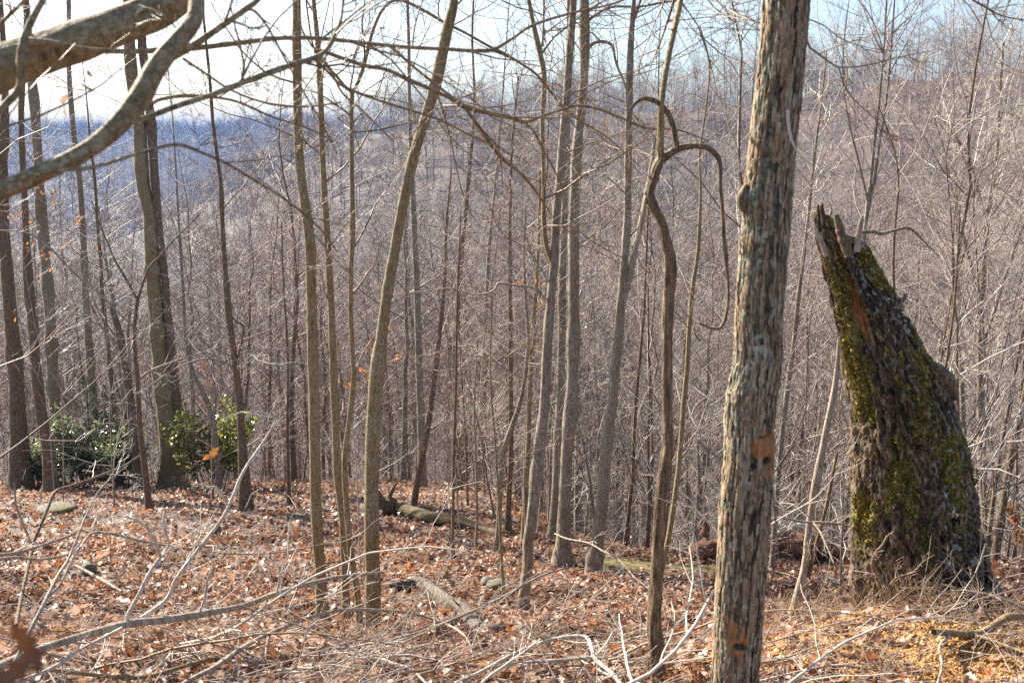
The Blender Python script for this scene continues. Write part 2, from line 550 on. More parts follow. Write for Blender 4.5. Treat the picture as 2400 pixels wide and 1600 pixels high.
tree_kinds = []
specs = [
    dict(height=15, r0=.11, n1=24, k2=7, k3=4, first=.38),
    dict(height=18, r0=.16, n1=26, k2=7, k3=4, first=.42, spread=.27),
    dict(height=13, r0=.07, n1=22, k2=7, k3=4, first=.3, spread=.27),
    dict(height=16, r0=.13, n1=26, k2=7, k3=4, first=.35, spread=.3, ang1=(25, 50)),
    dict(height=19, r0=.20, n1=28, k2=6, k3=4, first=.4, spread=.3, ang1=(35, 75)),
    dict(height=12, r0=.055, n1=22, k2=6, k3=4, first=.25, spread=.25),
    dict(height=14, r0=.09, n1=24, k2=7, k3=4, first=.3, spread=.32, lean=.07),
]
for q, sp in enumerate(specs):
    tr, cr = make_tree_meshes(100 + q, rmin=.0055, **sp)
    bm_ = M['grey'] if q % 3 else M['brown']
    tree_kinds.append((tr.mesh('trunk', bm_), cr.mesh('crown', M['twig'] if q % 3 else M['twig_red'])))
sap_kinds = []
sap_h = [3.2, 4.2, 5.5, 6.5, 2.6, 4.8]
for q in range(6):
    h = sap_h[q]
    tr, cr = make_tree_meshes(300 + q, height=h, r0=[.014, .018, .025, .03, .012, .022][q], first=.12, n1=[14, 18, 20, 22, 12, 18][q], k2=6, k3=3, rmin=.0026, spread=.38, ang1=(30, 75), sides=5, dead=3, wig=.16, lean=.07)
    sap_kinds.append((tr.mesh('stem', M['brown'] if q % 2 else M['grey']), cr.mesh('twigs', [M['twig'], M['twig_pale'], M['twig_red']][q % 3])))

rngF = np.random.default_rng(7)
taken = []          # ground spots of the traced trees, filled by hero()

def plant(kind, name, p, size, yaw, label, cat, group, tilt=(0, 0)):
    root = thing(name, label, cat, tuple(p), group, yaw)
    root.rotation_euler = (tilt[0], tilt[1], yaw)
    root.scale = (size * .55 + .4 * min(1.0, size + .15),) * 2 + (size,)
    obj(kind[0].name.split('.')[0], kind[0], root)
    obj(kind[1].name.split('.')[0], kind[1], root)
    return root

# ------------------------------------------------------------------ traced trees
def trunk_points(pts, Y, height, extra_up=True):
    """pixel trace (base first) -> world points and radii in the upright plane at distance Y"""
    W = []
    for p in pts:
        y = Y if len(p) < 4 else p[3]
        q = at(p[0], p[1], y)
        W.append([*q, p[2] / 2 * px_size(q)])
    return np.array(W)

def tube_rough(mb, S, sides, amt, seed):
    """one stem with an uneven skin: flutes, swellings and scars"""
    n = max(len(S), min(260, int(np.linalg.norm(np.diff(S[:, :3], axis=0), axis=1).sum() / .022)))
    S = resample(S, n); S[:, 3] = np.maximum(S[:, 3], .0012)
    tubes(mb, S[None, :, :3], S[None, :, 3], sides)
    V = mb.v[-1].reshape(n, sides, 3); c = S[:, None, :3]
    a = np.arange(sides)[None, :] * 2 * PI / sides
    s = np.concatenate([[0], np.cumsum(np.linalg.norm(np.diff(S[:, :3], axis=0), axis=1))])[:, None]
    k = vnoise3(np.cos(a) * 2.6 + seed, np.sin(a) * 2.6, s * 5) + .7 * vnoise3(np.cos(a) * 5 + seed, np.sin(a) * 5, s * 19 + 3) - .85
    sw = np.clip(vnoise2(s * 2.3 + seed * 1.7, 0 * s + seed) - .72, 0, 1) * 1.2
    mb.v[-1] = (c + (V - c) * (1 + amt * 2 * k + (sw if amt > .05 else 0))[..., None]).reshape(-1, 3)

def hero(name, label, pts, cat='tree', Y=None, mat='smooth', total=None, crown=None, seed=1, group=None, sides=14, stems=(), flare=1.6, sink=.25, twig='twig_near', rough=.07):
    """pts: (px,py,width[,Y]) from the base up. stems: further traces, each a part of its own."""
    if Y is None:
        g = ground_at(pts[0][0], pts[0][1]); Y = g[1]
    W = trunk_points(pts, Y, None)
    base = W[0, :3].copy()
    gz = float(H(base[0], base[1]))
    if Y is not None and base[2] > gz + .02:
        # base hidden: run on down to the ground
        d = (W[0, :3] - W[1, :3]); d = d / max(-d[2], 1e-3)
        W = np.vstack([[*(W[0, :3] + np.array([d[0], 0, -1]) * (base[2] - gz)), W[0, 3] * 1.1], W])
        base = W[0, :3].copy()
    taken.append((base[0], base[1]))
    rng = np.random.default_rng(seed)
    h = W[-1, 2] - base[2]
    if total and total > h:
        d = W[-1, :3] - W[-2, :3]; d = d / np.linalg.norm(d)
        d = d * .5 + np.array([0, 0, .6]); d /= np.linalg.norm(d)
        need = total - h
        for k in range(1, 5):
            W = np.vstack([W, [*(W[-1, :3] + d * need / 4 + np.array([*rng.normal(0, .03, 2), 0]) * need / 4), max(W[-1, 3] * (1 - .2 * k), .006)]])
    n = max(24, int(len(W) * 5))
    S = resample(W, n)
    S[:, 3] = np.maximum(S[:, 3], .002)
    dn = S[0, :3] - S[2, :3]; dn /= np.linalg.norm(dn)
    hh = S[:, 2] - S[0, 2]
    S[:, 3] *= 1 + (flare - 1) * np.exp(-np.maximum(hh, 0) / (4 * S[0, 3] + .04))
    S = np.vstack([[*(S[0, :3] + dn * sink), S[0, 3] * 1.05], S])
    # knots and slow unevenness
    S[1:, 3] *= 1 + .10 * (vnoise2(np.arange(n) * .55 + seed * 3.7, np.full(n, seed * 1.3)) - .5)
    root = thing(name, label, cat, tuple(base), group)
    mb = MB(); tube_rough(mb, S, sides, rough, seed)
    obj('trunk', mb.mesh('trunk', M[mat], origin=base), root)
    allp = [(S[:, :3], S[:, 3])]
    for st in stems:
        nm, tr = st[0], st[1]
        mt = st[2] if len(st) > 2 else mat
        Ws = trunk_points(tr, Y, None)
        Ss = resample(Ws, max(16, len(Ws) * 5))
        Ss[:, 3] = np.maximum(Ss[:, 3], .0015)
        m2 = MB(); tube_rough(m2, Ss, 8 if rough < .1 else 16, rough if Ss[0, 3] > .01 or rough > .1 else .05, seed + 5)
        obj(nm, m2.mesh(nm, M[mt], origin=base), root)
        allp.append((Ss[:, :3], Ss[:, 3]))
    if crown:
        cr = MB()
        for ci, (cp, crad) in enumerate(allp):
            c = dict(n=16, lo=2.5, hi=99, L=(.8, 2.2), k2=5, k3=4, el=(0, 60), r=.008, rmin=.0016, k4=0)
            c.update(crown)
            hz = cp[:, 2] - base[2]
            ok = np.where((hz >= c['lo']) & (hz <= c['hi']))[0]
            nb = c['n'] if ci == 0 else max(3, c['n'] // 3)
            if len(ok) < 2: continue
            idx = rng.choice(ok, nb)
            a = rng.uniform(0, 2 * PI, nb); el = np.radians(rng.uniform(*c['el'], nb))
            D = np.stack([np.cos(a) * np.cos(el), np.sin(a) * np.cos(el), np.sin(el)], -1)
            L = rng.uniform(*c['L'], nb)
            r = np.minimum(rng.uniform(.5, 1.2, nb) * c['r'], crad[idx] * .7)
            b1, r1 = grow(rng, cp[idx], D, L, r, 8, .14, .05, .25, .06)
            tubes(cr, b1, r1, 5)
            b2, r2 = grow(rng, *kids(rng, b1, r1, c['k2'], .15, (28, 65), .5, .6, c['rmin'] * 1.2), 5, .17, .04, .35, .08)
            tubes(cr, b2, r2, 3)
            b3, r3 = grow(rng, *kids(rng, b2, r2, c['k3'], .15, (28, 65), .5, .7, c['rmin']), 4, .2, .03, .5, .1)
            tubes(cr, b3, r3, 3)
            if c['k4']:
                b4, r4 = grow(rng, *kids(rng, b3, r3, c['k4'], .15, (28, 65), .55, .8, c['rmin'] * .9), 3, .2, .02, .6, .1)
                tubes(cr, b4, r4, 3)
        obj('crown', cr.mesh('crown', M[twig], origin=base), root)
    return root

# --- the slim olive stems in the middle of the picture
hero('tree', 'slim olive barked tree with a slight bend, left of the paired stems', [(757, 1466, 24), (752, 1361, 24), (742, 1219, 26), (738, 1080, 26), (735, 877, 26), (730, 699, 25), (726, 560, 24), (713, 470, 24), (703, 393, 23), (698, 286, 21), (696, 143, 21), (695, 0, 20)],
     total=9.5, crown=dict(n=22, lo=3.6, L=(.9, 2.6), k3=5), seed=11)
hero('tree', 'slender tree touching the forked stem, second of the olive trunks from the bent one', [(812, 1452, 17), (808, 1326, 18), (803, 1219, 18), (795, 1140, 19), (789, 1060, 19), (782, 877, 18), (775, 699, 16), (767, 560, 16), (755, 357, 14), (752, 250, 13), (745, 107, 13), (735, 0, 10)],
     total=8.5, crown=dict(n=16, lo=3.2, L=(.7, 2.0), k3=5), seed=12,
     stems=[('branch', [(780, 715, 6), (762, 690, 5), (757, 660, 5), (745, 610, 4), (735, 560, 4), (722, 470, 3), (690, 440, 2)], 'dead')])
hero('tree', 'thin forked stem with a wide Y high up and an arching bough to the right', [(843, 1483, 13), (838, 1397, 15), (822, 1290, 15), (812, 1180, 14), (808, 1080, 14), (818, 990, 13), (827, 913, 13), (829, 877, 12), (827, 841, 11), (822, 734, 11), (823, 627, 11), (826, 557, 11), (825, 429, 11), (823, 286, 10), (825, 217, 11)],
     crown=dict(n=10, lo=2.6, L=(.4, 1.2)), seed=13,
     stems=[('bough', [(825, 217, 9), (839, 193, 8), (854, 150, 8), (871, 82, 8), (893, 29, 7), (918, 4, 7), (943, 2, 7), (993, 25, 7), (1043, 54, 7), (1086, 75, 6), (1143, 107, 6), (1193, 132, 6), (1257, 175, 5), (1300, 229, 4), (1350, 300, 3)]),
            ('branch', [(825, 217, 8), (803, 198, 7), (790, 180, 6), (760, 150, 5), (735, 110, 4), (722, 40, 4), (715, -20, 4)]),
            ('branch', [(834, 884, 5), (845, 840, 5), (862, 810, 4), (880, 785, 4)], 'dead')])
hero('tree', 'smooth olive trunk leaning right with a pale sunlit left edge', [(873, 1495, 28), (874, 1397, 27), (871, 1219, 28), (872, 1080, 28), (880, 913, 28), (892, 806, 27), (906, 699, 26), (921, 609, 25), (937, 520, 24), (948, 464, 25), (972, 357, 24), (1000, 268, 22), (1025, 179, 22), (1048, 71, 20), (1065, 0, 20)],
     total=9.0, crown=dict(n=18, lo=4.2, L=(.9, 2.4), k3=5), seed=14)
hero('tree', 'crooked grey trunk with a kinked foot, middle of the frame before the fallen log', [(1225, 1434, 22), (1230, 1380, 22), (1237, 1326, 24), (1238, 1270, 25), (1246, 1219, 25), (1265, 1040, 26), (1276, 949, 24), (1283, 806, 23), (1291, 699, 20), (1299, 609, 20), (1303, 520, 20), (1311, 429, 20), (1320, 321, 20), (1329, 214, 19), (1336, 107, 18), (1344, 0, 16)],
     mat='grey', total=9, crown=dict(n=18, lo=3.0, L=(.6, 2.0), k3=5), seed=15,
     stems=[('limb', [(1297, 625, 12), (1287, 595, 11), (1280, 573, 11), (1275, 520, 11), (1274, 429, 10), (1271, 286, 11), (1275, 179, 11), (1264, 118, 10), (1253, 71, 10), (1239, 0, 10)], 'smooth'),
            ('branch', [(1271, 110, 6), (1274, 60, 5), (1275, 0, 5)]),
            ('branch', [(1278, 700, 8), (1260, 680, 6), (1240, 672, 6), (1200, 668, 6), (1168, 664, 6), (1160, 678, 5), (1140, 688, 5), (1110, 690, 5), (1080, 682, 4), (1050, 676, 4), (1000, 682, 3), (940, 688, 2)], 'dead'),
            ('branch', [(1285, 660, 4), (1255, 610, 4), (1230, 580, 3), (1190, 560, 3), (1150, 548, 2), (1100, 545, 2)], 'dead')])
hero('tree', 'straight grey trunk with shaggy flared foot beside the crooked one', [(1319, 1328, 33), (1320, 1270, 29), (1322, 1219, 28), (1330, 1040, 28), (1339, 949, 26), (1344, 806, 25), (1345, 663, 25), (1345, 520, 25), (1349, 430, 24), (1352, 357, 24), (1366, 214, 21), (1370, 107, 21), (1369, 0, 20)],
     mat='grey', total=10, crown=dict(n=20, lo=3.4, L=(.8, 2.4), k3=5), seed=16,
     stems=[('branch', [(1368, 150, 8), (1376, 120, 8), (1390, 103, 8), (1412, 98, 8), (1434, 107, 7), (1442, 140, 6), (1450, 165, 5), (1460, 185, 5), (1468, 215, 4), (1470, 250, 3)]),
            ('branch', [(1372, 55, 8), (1390, 40, 7), (1430, 18, 6), (1500, 16, 5), (1560, 5, 5), (1600, 2, 4)])])
hero('tree', 'grey trunk splitting into a live stem and a broken off stub', [(1389, 1342, 29), (1396, 1290, 28), (1407, 1219, 28), (1423, 1040, 26), (1435, 949, 23), (1442, 870, 23), (1449, 806, 22), (1455, 720, 21), (1462, 627, 19), (1470, 520, 19), (1471, 429, 18), (1474, 286, 17), (1476, 179, 16), (1480, 71, 14), (1483, 40, 13), (1486, 0, 10)],
     mat='grey', total=9, crown=dict(n=16, lo=3.2, L=(.6, 2.0), k3=5), seed=17,
     stems=[('broken_stem', [(1452, 740, 18), (1466, 690, 16), (1478, 640, 16), (1490, 580, 15), (1503, 520, 14), (1512, 470, 12), (1520, 429, 11), (1528, 380, 10), (1533, 338, 8)], 'dead'),
            ('branch', [(1482, 55, 8), (1492, 30, 7), (1502, 0, 6)])])
hero('tree', 'dark twisted trunk with an arched hook of vine hanging from its crook', [(1546, 1600, 28), (1540, 1530, 30), (1535, 1468, 30), (1540, 1326, 27), (1548, 1183, 26), (1565, 1040, 25), (1563, 949, 24), (1564, 806, 25), (1567, 699, 25), (1572, 613, 26), (1562, 568, 22), (1550, 519, 22), (1531, 482, 23), (1523, 455, 22), (1533, 417, 21), (1546, 380, 20), (1562, 366, 19)],
     mat='brown', seed=18, flare=1.15, rough=.30, sides=26,
     stems=[('vine', [(1560, 368, 18), (1587, 350, 15), (1620, 342, 14), (1656, 346, 14), (1681, 366, 12), (1687, 384, 11), (1689, 441, 9), (1693, 490, 9), (1697, 556, 9), (1705, 641, 8), (1705, 719, 7), (1689, 768, 7), (1664, 768, 6), (1632, 756, 5), (1626, 775, 4), (1640, 800, 3)]),
            ('bough', [(1587, 352, 12), (1581, 311, 12), (1567, 270, 12), (1542, 241, 11), (1513, 231, 10), (1495, 238, 9), (1479, 255, 7), (1470, 280, 5)]),
            ('stem', [(1552, 385, 14), (1548, 364, 15), (1548, 302, 15), (1550, 241, 14), (1560, 170, 13), (1574, 100, 12), (1595, 0, 11), (1610, -120, 9), (1625, -300, 6)], 'smooth'),
            ('branch', [(1510, 455, 4), (1524, 430, 9), (1512, 470, 6), (1500, 540, 5), (1480, 600, 3)], 'dead')],
     crown=dict(n=6, lo=3.0, L=(.3, 1.1)))
hero('sapling', 'thin pole of a sapling just right of the twisted trunk', [(1560, 1290, 12), (1571, 1235, 12), (1590, 1100, 12), (1602, 950, 12), (1612, 840, 12), (1615, 772, 11), (1624, 670, 10), (1636, 588, 9), (1642, 445, 7), (1640, 360, 5), (1655, 250, 4), (1662, 150, 4), (1640, 60, 3)], 'sapling',
     Y=8.6, mat='smooth', seed=19, crown=dict(n=16, lo=1.6, L=(.3, 1.0), r=.005, el=(-10, 50)))
# --- further trunks behind
hero('tree', 'dim grey trunk half hidden between the crooked and the straight grey trunks', [(1296, 1255, 20), (1306, 1100, 20), (1312, 949, 19), (1316, 806, 18), (1318, 663, 18), (1322, 520, 16), (1325, 400, 15), (1330, 200, 12), (1333, 0, 9)], mat='grey', Y=12.5, total=13, crown=dict(n=24, lo=6, L=(1, 3)), seed=20)
hero('tree', 'dark pole of a tree left of the crooked grey trunk, foot at the log end', [(1190, 1255, 14), (1193, 1150, 13), (1197, 1080, 13), (1197, 900, 11), (1196, 700, 10), (1195, 520, 8), (1200, 350, 6), (1215, 180, 5)], mat='brown', seed=21, crown=dict(n=24, lo=2.2, L=(.5, 1.6)), twig='twig')
hero('tree', 'slim pole rising between the dark pole and the crooked grey trunk', [(1228, 1272, 13), (1232, 1150, 13), (1238, 1040, 12), (1243, 880, 11), (1250, 760, 10), (1258, 650, 8), (1264, 520, 7), (1266, 400, 5)], mat='smooth', seed=22, crown=dict(n=20, lo=2.4, L=(.4, 1.5)), twig='twig')
hero('tree', 'thin upright stem crossing the end of the fallen log, pale and straight', [(1168, 1250, 13), (1172, 1150, 12), (1180, 1060, 11), (1222, 930, 9), (1238, 800, 8), (1232, 700, 7), (1228, 600, 6), (1232, 480, 4)], mat='grey', seed=23, crown=dict(n=18, lo=2, L=(.4, 1.4)), twig='twig', Y=11.5)
hero('tree', 'dark tree leaning right behind the left end of the fallen log', [(968, 1195, 12), (980, 1120, 14), (1000, 1020, 13), (1012, 940, 12), (1022, 860, 11), (1035, 740, 9), (1043, 640, 7), (1047, 520, 6), (1058, 400, 4)], mat='brown', seed=24, crown=dict(n=22, lo=2, L=(.5, 1.8)), twig='twig')
hero('tree', 'grey trunk in the woods right of the leaning olive trunk', [(990, 1150, 19), (987, 1000, 18), (982, 850, 17), (978, 700, 16), (972, 560, 14), (965, 400, 12), (960, 250, 9)], mat='grey', Y=20, seed=25, total=14, crown=dict(n=30, lo=6, L=(1, 3)), twig='twig')
hero('tree', 'brown trunk standing right of the dark leaning tree, above the log', [(1072, 1130, 15), (1070, 1000, 15), (1066, 850, 14), (1072, 720, 13), (1085, 560, 11), (1100, 400, 9), (1112, 250, 6)], mat='brown', Y=19, seed=26, total=13, crown=dict(n=30, lo=5, L=(1, 3)), twig='twig')
hero('tree', 'pair of leaning poles above the log, left member', [(1120, 1110, 10), (1127, 950, 10), (1135, 820, 9), (1140, 700, 8), (1148, 560, 7), (1162, 420, 5)], mat='grey', Y=18, seed=27, total=11, crown=dict(n=26, lo=4, L=(.8, 2.4)), twig='twig')
hero('sapling', 'whip thin straight sapling in the leaves above the split log', [(1061, 1308, 8), (1062, 1200, 7), (1063, 1100, 7), (1068, 900, 6), (1072, 700, 5), (1080, 500, 3)], 'sapling', mat='brown', seed=28, crown=dict(n=14, lo=1.2, L=(.3, .9), r=.004))
hero('sapling', 'thin sapling beside the mossy stone', [(1182, 1415, 8), (1175, 1300, 7), (1170, 1200, 6), (1161, 1040, 5), (1150, 900, 4), (1152, 700, 3)], 'sapling', mat='smooth', seed=29, crown=dict(n=14, lo=1.0, L=(.3, .8), r=.004))
hero('sapling', 'thin grey sapling in front of the middle of the fallen log', [(1115, 1292, 6), (1118, 1200, 6), (1116, 1100, 5), (1112, 950, 4), (1120, 800, 3)], 'sapling', mat='grey', seed=30, crown=dict(n=12, lo=1.0, L=(.3, .8), r=.004))
# --- the left hand group
hero('tree', 'broad dark trunk at the picture edge, leftmost of the bench trees', [(48, 1112, 38), (42, 980, 34), (37, 877, 32), (21, 699, 29), (8, 520, 25), (6, 400, 21), (10, 286, 18), (12, 180, 14), (5, 60, 12)], mat='brown', Y=20, seed=31, total=14, crown=dict(n=26, lo=6, L=(1, 3.2)), twig='twig')
hero('tree', 'brown trunk leaning left, second from the picture edge', [(118, 1120, 26), (112, 1050, 26), (94, 949, 25), (76, 770, 21), (64, 627, 18), (60, 520, 15), (52, 357, 14), (50, 250, 13), (58, 120, 12), (62, 0, 10)], mat='brown', Y=19, seed=32, total=14, crown=dict(n=26, lo=6, L=(1, 3)), twig='twig')
hero('tree', 'straight dark grey trunk on the bench left of the cedar', [(133, 1110, 25), (131, 1020, 24), (124, 877, 25), (114, 699, 23), (98, 520, 21), (88, 357, 21), (81, 250, 21), (74, 179, 18), (62, 20, 15)], mat='grey', Y=21, seed=33, total=15, crown=dict(n=28, lo=6, L=(1, 3)), twig='twig')
hero('tree', 'slim grey trunk rising behind the small cedar', [(224, 1100, 20), (218, 930, 19), (214, 877, 19), (201, 699, 16), (193, 520, 13), (187, 429, 13), (170, 286, 12), (161, 143, 11), (161, 0, 10)], mat='grey', Y=22, seed=34, total=15, crown=dict(n=28, lo=6, L=(1, 3)), twig='twig')
hero('tree', 'tall double trunk, broad mottled grey, on the bench behind the thin sapling', [(406, 1142, 48), (404, 1080, 44), (392, 980, 40), (380, 877, 38), (363, 699, 34), (353, 540, 33), (351, 500, 32), (335, 429, 32), (326, 286, 30), (310, 190, 28), (304, 107, 27), (300, 0, 22)], mat='smooth', seed=35, total=16, crown=dict(n=26, lo=7, L=(1, 3.2)), twig='twig',
     stems=[('trunk', [(421, 1060, 26), (418, 980, 24), (406, 877, 22), (393, 735, 19), (384, 627, 17), (373, 536, 18), (364, 429, 20), (354, 286, 20), (346, 214, 20), (330, 71, 21), (326, 0, 20), (322, -120, 18)], 'brown')])
hero('tree', 'dark slender trunk with curving limbs, midway between the double trunk and the bent olive tree', [(577, 1196, 21), (573, 1120, 20), (568, 1056, 19), (562, 949, 17), (550, 841, 15), (540, 770, 13), (533, 699, 13), (523, 560, 11), (517, 429, 9), (508, 360, 9), (499, 286, 8), (491, 179, 7), (480, 71, 6), (474, 0, 5)], mat='brown', seed=36, total=9, crown=dict(n=26, lo=1.8, L=(.6, 2.0), el=(-10, 50)), twig='twig',
     stems=[('branch', [(557, 845, 6), (566, 800, 5), (570, 765, 5), (550, 750, 4), (540, 740, 3)]), ('branch', [(552, 862, 6), (530, 850, 5), (490, 840, 5), (430, 855, 4), (370, 890, 3), (330, 920, 2)], 'dead')])
hero('tree', 'broken topped leaning trunk left of the forked sapling', [(325, 1092, 23), (318, 1030, 22), (311, 984, 20), (305, 930, 18), (296, 877, 17), (287, 820, 16), (277, 770, 15), (268, 740, 13), (261, 712, 8)], mat='brown', Y=20, seed=37)
hero('sapling', 'forked dark sapling in front of the double trunk, foot in the leaves', [(350, 1195, 14), (343, 1130, 13), (337, 1076, 13), (330, 1020, 12), (325, 950, 11), (323, 895, 11), (317, 830, 9), (316, 770, 9), (322, 702, 9)], 'sapling', mat='brown', seed=38, crown=dict(n=16, lo=1.2, L=(.4, 1.4), r=.005, el=(-10, 45)), twig='twig',
     stems=[('branch', [(322, 702, 7), (335, 665, 6), (350, 627, 6), (375, 600, 5), (400, 570, 4), (440, 530, 3), (470, 500, 2)]),
            ('branch', [(322, 702, 7), (310, 680, 6), (290, 645, 6), (271, 613, 5), (250, 565, 4), (232, 520, 3), (215, 470, 2)]),
            ('branch', [(316, 768, 7), (290, 745, 6), (250, 705, 6), (220, 675, 6), (190, 655, 5), (150, 615, 4), (110, 575, 4), (60, 545, 3), (0, 540, 3)], 'dead'),
            ('branch', [(325, 890, 6), (350, 870, 5), (400, 850, 5), (460, 830, 4), (560, 800, 3), (640, 770, 2)], 'dead')])
hero('tree', 'thin grey stem right of the double trunk', [(512, 1110, 13), (500, 990, 13), (480, 930, 12), (452, 870, 9), (436, 800, 8), (430, 700, 7), (424, 600, 7), (418, 500, 5)], mat='grey', Y=19, seed=39, total=9, crown=dict(n=20, lo=3, L=(.6, 1.8)), twig='twig')
hero('tree', 'slim dark pole behind the laurel bush on the left', [(275, 1060, 12), (262, 900, 11), (252, 800, 10), (240, 690, 9), (235, 600, 8), (228, 520, 7), (222, 420, 6)], mat='brown', Y=21, seed=40, total=10, crown=dict(n=24, lo=3, L=(.6, 2)), twig='twig')
hero('sapling', 'thin dark sapling right of the dark slender trunk', [(678, 1182, 9), (676, 1100, 8), (674, 1000, 7), (675, 880, 6), (672, 780, 5), (664, 660, 4), (660, 520, 3)], 'sapling', mat='brown', seed=41, crown=dict(n=20, lo=1, L=(.4, 1.2), r=.005), twig='twig')
# --- right side
hero('sapling', 'forked pale sapling with upswept whips rising behind the mossy snag', [(2012, 900, 10), (2020, 640, 10), (2029, 520, 9), (2040, 430, 8), (2050, 330, 7), (2060, 240, 6), (2068, 160, 5), (2075, 60, 4), (2078, -30, 3)], 'sapling', Y=9.5, mat='grey', seed=42, twig='twig_red',
     crown=dict(n=26, lo=3.2, L=(.5, 1.7), r=.006, el=(35, 75), k2=4, k3=3),
     stems=[('stem', [(2029, 520, 7), (2048, 430, 7), (2062, 330, 6), (2075, 250, 6), (2085, 160, 5), (2094, 40, 4), (2100, -40, 3)]), ('stem', [(2035, 480, 5), (2018, 400, 5), (2000, 330, 5), (1985, 260, 4), (1975, 180, 3), (1980, 80, 3), (1990, 0, 2)])])
hero('tree', 'pale trunk right of the mossy snag, branching into a broad silvery crown', [(2318, 1330, 19), (2308, 1200, 17), (2302, 1080, 16), (2298, 900, 15), (2298, 770, 14), (2305, 640, 13), (2312, 520, 13), (2325, 440, 11), (2338, 340, 9), (2343, 220, 7), (2352, 100, 6)], Y=12.5, mat='grey', seed=43, twig='twig_pale',
     crown=dict(n=46, lo=2.4, L=(.7, 2.4), el=(10, 65), k2=7, k3=5),
     stems=[('limb', [(2300, 760, 9), (2280, 640, 8), (2255, 540, 7), (2230, 440, 6), (2215, 360, 5), (2190, 280, 4)], 'grey'), ('limb', [(2312, 520, 9), (2290, 440, 8), (2270, 370, 7), (2225, 300, 5), (2190, 250, 4)], 'grey'), ('limb', [(2300, 820, 8), (2340, 700, 7), (2375, 590, 6), (2420, 480, 5)], 'grey')])
hero('tree', 'bare leaning stem close left of the mossy snag, peeling bark', [(1857, 1452, 18), (1868, 1400, 17), (1886, 1326, 17), (1898, 1220, 16), (1915, 1120, 15), (1938, 1000, 14), (1958, 900, 13), (1963, 850, 11), (1968, 790, 9)], Y=7.2, mat='dead', seed=44, crown=dict(n=10, lo=.4, L=(.2, .7), r=.004, el=(-20, 60)),
     stems=[('stem', [(1895, 1350, 10), (1915, 1270, 10), (1938, 1180, 9), (1952, 1110, 8), (1962, 1060, 6)], 'brown')])
hero('tree', 'slim grey tree between the big furrowed trunk and the mossy snag', [(1815, 1250, 12), (1829, 1056, 12), (1840, 960, 11), (1850, 877, 11), (1862, 790, 10), (1871, 700, 10), (1882, 610, 9), (1893, 520, 8), (1900, 450, 7), (1912, 340, 6), (1925, 240, 4), (1938, 120, 3)], Y=11, mat='grey', seed=45, crown=dict(n=34, lo=2.5, L=(.5, 1.7), el=(15, 65), k2=6, k3=4), twig='twig_pale')
hero('tree', 'dark tree leaning in from the right edge beside the pale crowned tree', [(2352, 1180, 16), (2368, 1080, 16), (2390, 980, 15), (2412, 880, 14), (2440, 750, 12)], Y=12, mat='brown', seed=46, total=7, crown=dict(n=12, lo=3, L=(.6, 1.8)), twig='twig')
hero('tree', 'twin grey poles in the thicket right of the snag, nearer member', [(2262, 1180, 12), (2258, 1000, 12), (2252, 850, 11), (2246, 700, 10), (2243, 560, 9), (2240, 430, 7), (2236, 300, 5)], Y=15, mat='grey', seed=47, crown=dict(n=34, lo=3, L=(.7, 2.2), el=(15, 65), k2=6, k3=5), twig='twig_pale')
hero('sapling', 'reddish upright shoot growing behind the snag shoulder', [(2216, 860, 7), (2228, 780, 6), (2236, 720, 6), (2242, 640, 5), (2247, 560, 4), (2250, 480, 3)], 'sapling', Y=7.5, mat='brown', seed=48, crown=dict(n=12, lo=2.2, L=(.3, .8), r=.004), twig='twig_red')
hero('sapling', 'reddish straight shoot rising behind the snag top', [(2095, 700, 7), (2094, 600, 6), (2100, 500, 6), (2106, 440, 5), (2098, 360, 4), (2078, 300, 4), (2060, 250, 3)], 'sapling', Y=7.0, mat='brown', seed=49, crown=dict(n=12, lo=2.5, L=(.4, 1.2), r=.004, el=(20, 70)), twig='twig_red')

# ------------------------------------------------------------------ the big furrowed trunk
def barkmat(name, groove, low, ridge, moss_cols, lichen, rough=.8, scale=60):
    m, n, l, b, o = newmat(name)
    v = coords(n, l, (1, 1, .3)); v2 = coords(n, l)
    f = noise(n, l, v, scale, 6, .7)
    h = attr(n, 'ridge')
    hh = math_(n, l, 'ADD', math_(n, l, 'MULTIPLY', h, .75), math_(n, l, 'MULTIPLY', f, .45))
    c = ramp(n, l, hh, [(.22, groove), (.5, low), (.82, ridge)])
    f2 = noise(n, l, v2, scale * .9, 4, .7)
    mo = math_(n, l, 'MULTIPLY', attr(n, 'moss'), ramp(n, l, f2, [(.36, (0, 0, 0)), (.58, (1, 1, 1))]))
    c = mix(n, l, mo, c, ramp(n, l, f, [(.3, moss_cols[0]), (.7, moss_cols[1])]))
    li = math_(n, l, 'MULTIPLY', attr(n, 'lichen'), ramp(n, l, noise(n, l, v2, scale * .55, 3, .6), [(.52, (0, 0, 0)), (.6, (1, 1, 1))]))
    c = mix(n, l, li, c, lichen)
    wood = ramp(n, l, f, [(.3, (.20, .075, .025)), (.6, (.46, .22, .08))])
    c = mix(n, l, attr(n, 'scar'), c, wood)
    l.new(c, b.inputs['Base Color'])
    b.inputs['Roughness'].default_value = rough
    b.inputs['Specular IOR Level'].default_value = .25
    bump(n, l, b, f, .7, .006)
    return m
M['furrowed'] = barkmat('furrowed_bark', (.018, .010, .006), (.13, .08, .045), (.38, .27, .17), ((.14, .15, .08), (.34, .36, .24)), (.40, .40, .31))
M['snag_bark'] = barkmat('rotten_mossy_bark', (.007, .0045, .003), (.04, .025, .014), (.19, .13, .075), ((.06, .048, .006), (.27, .205, .02)), (.46, .46, .42), scale=70)

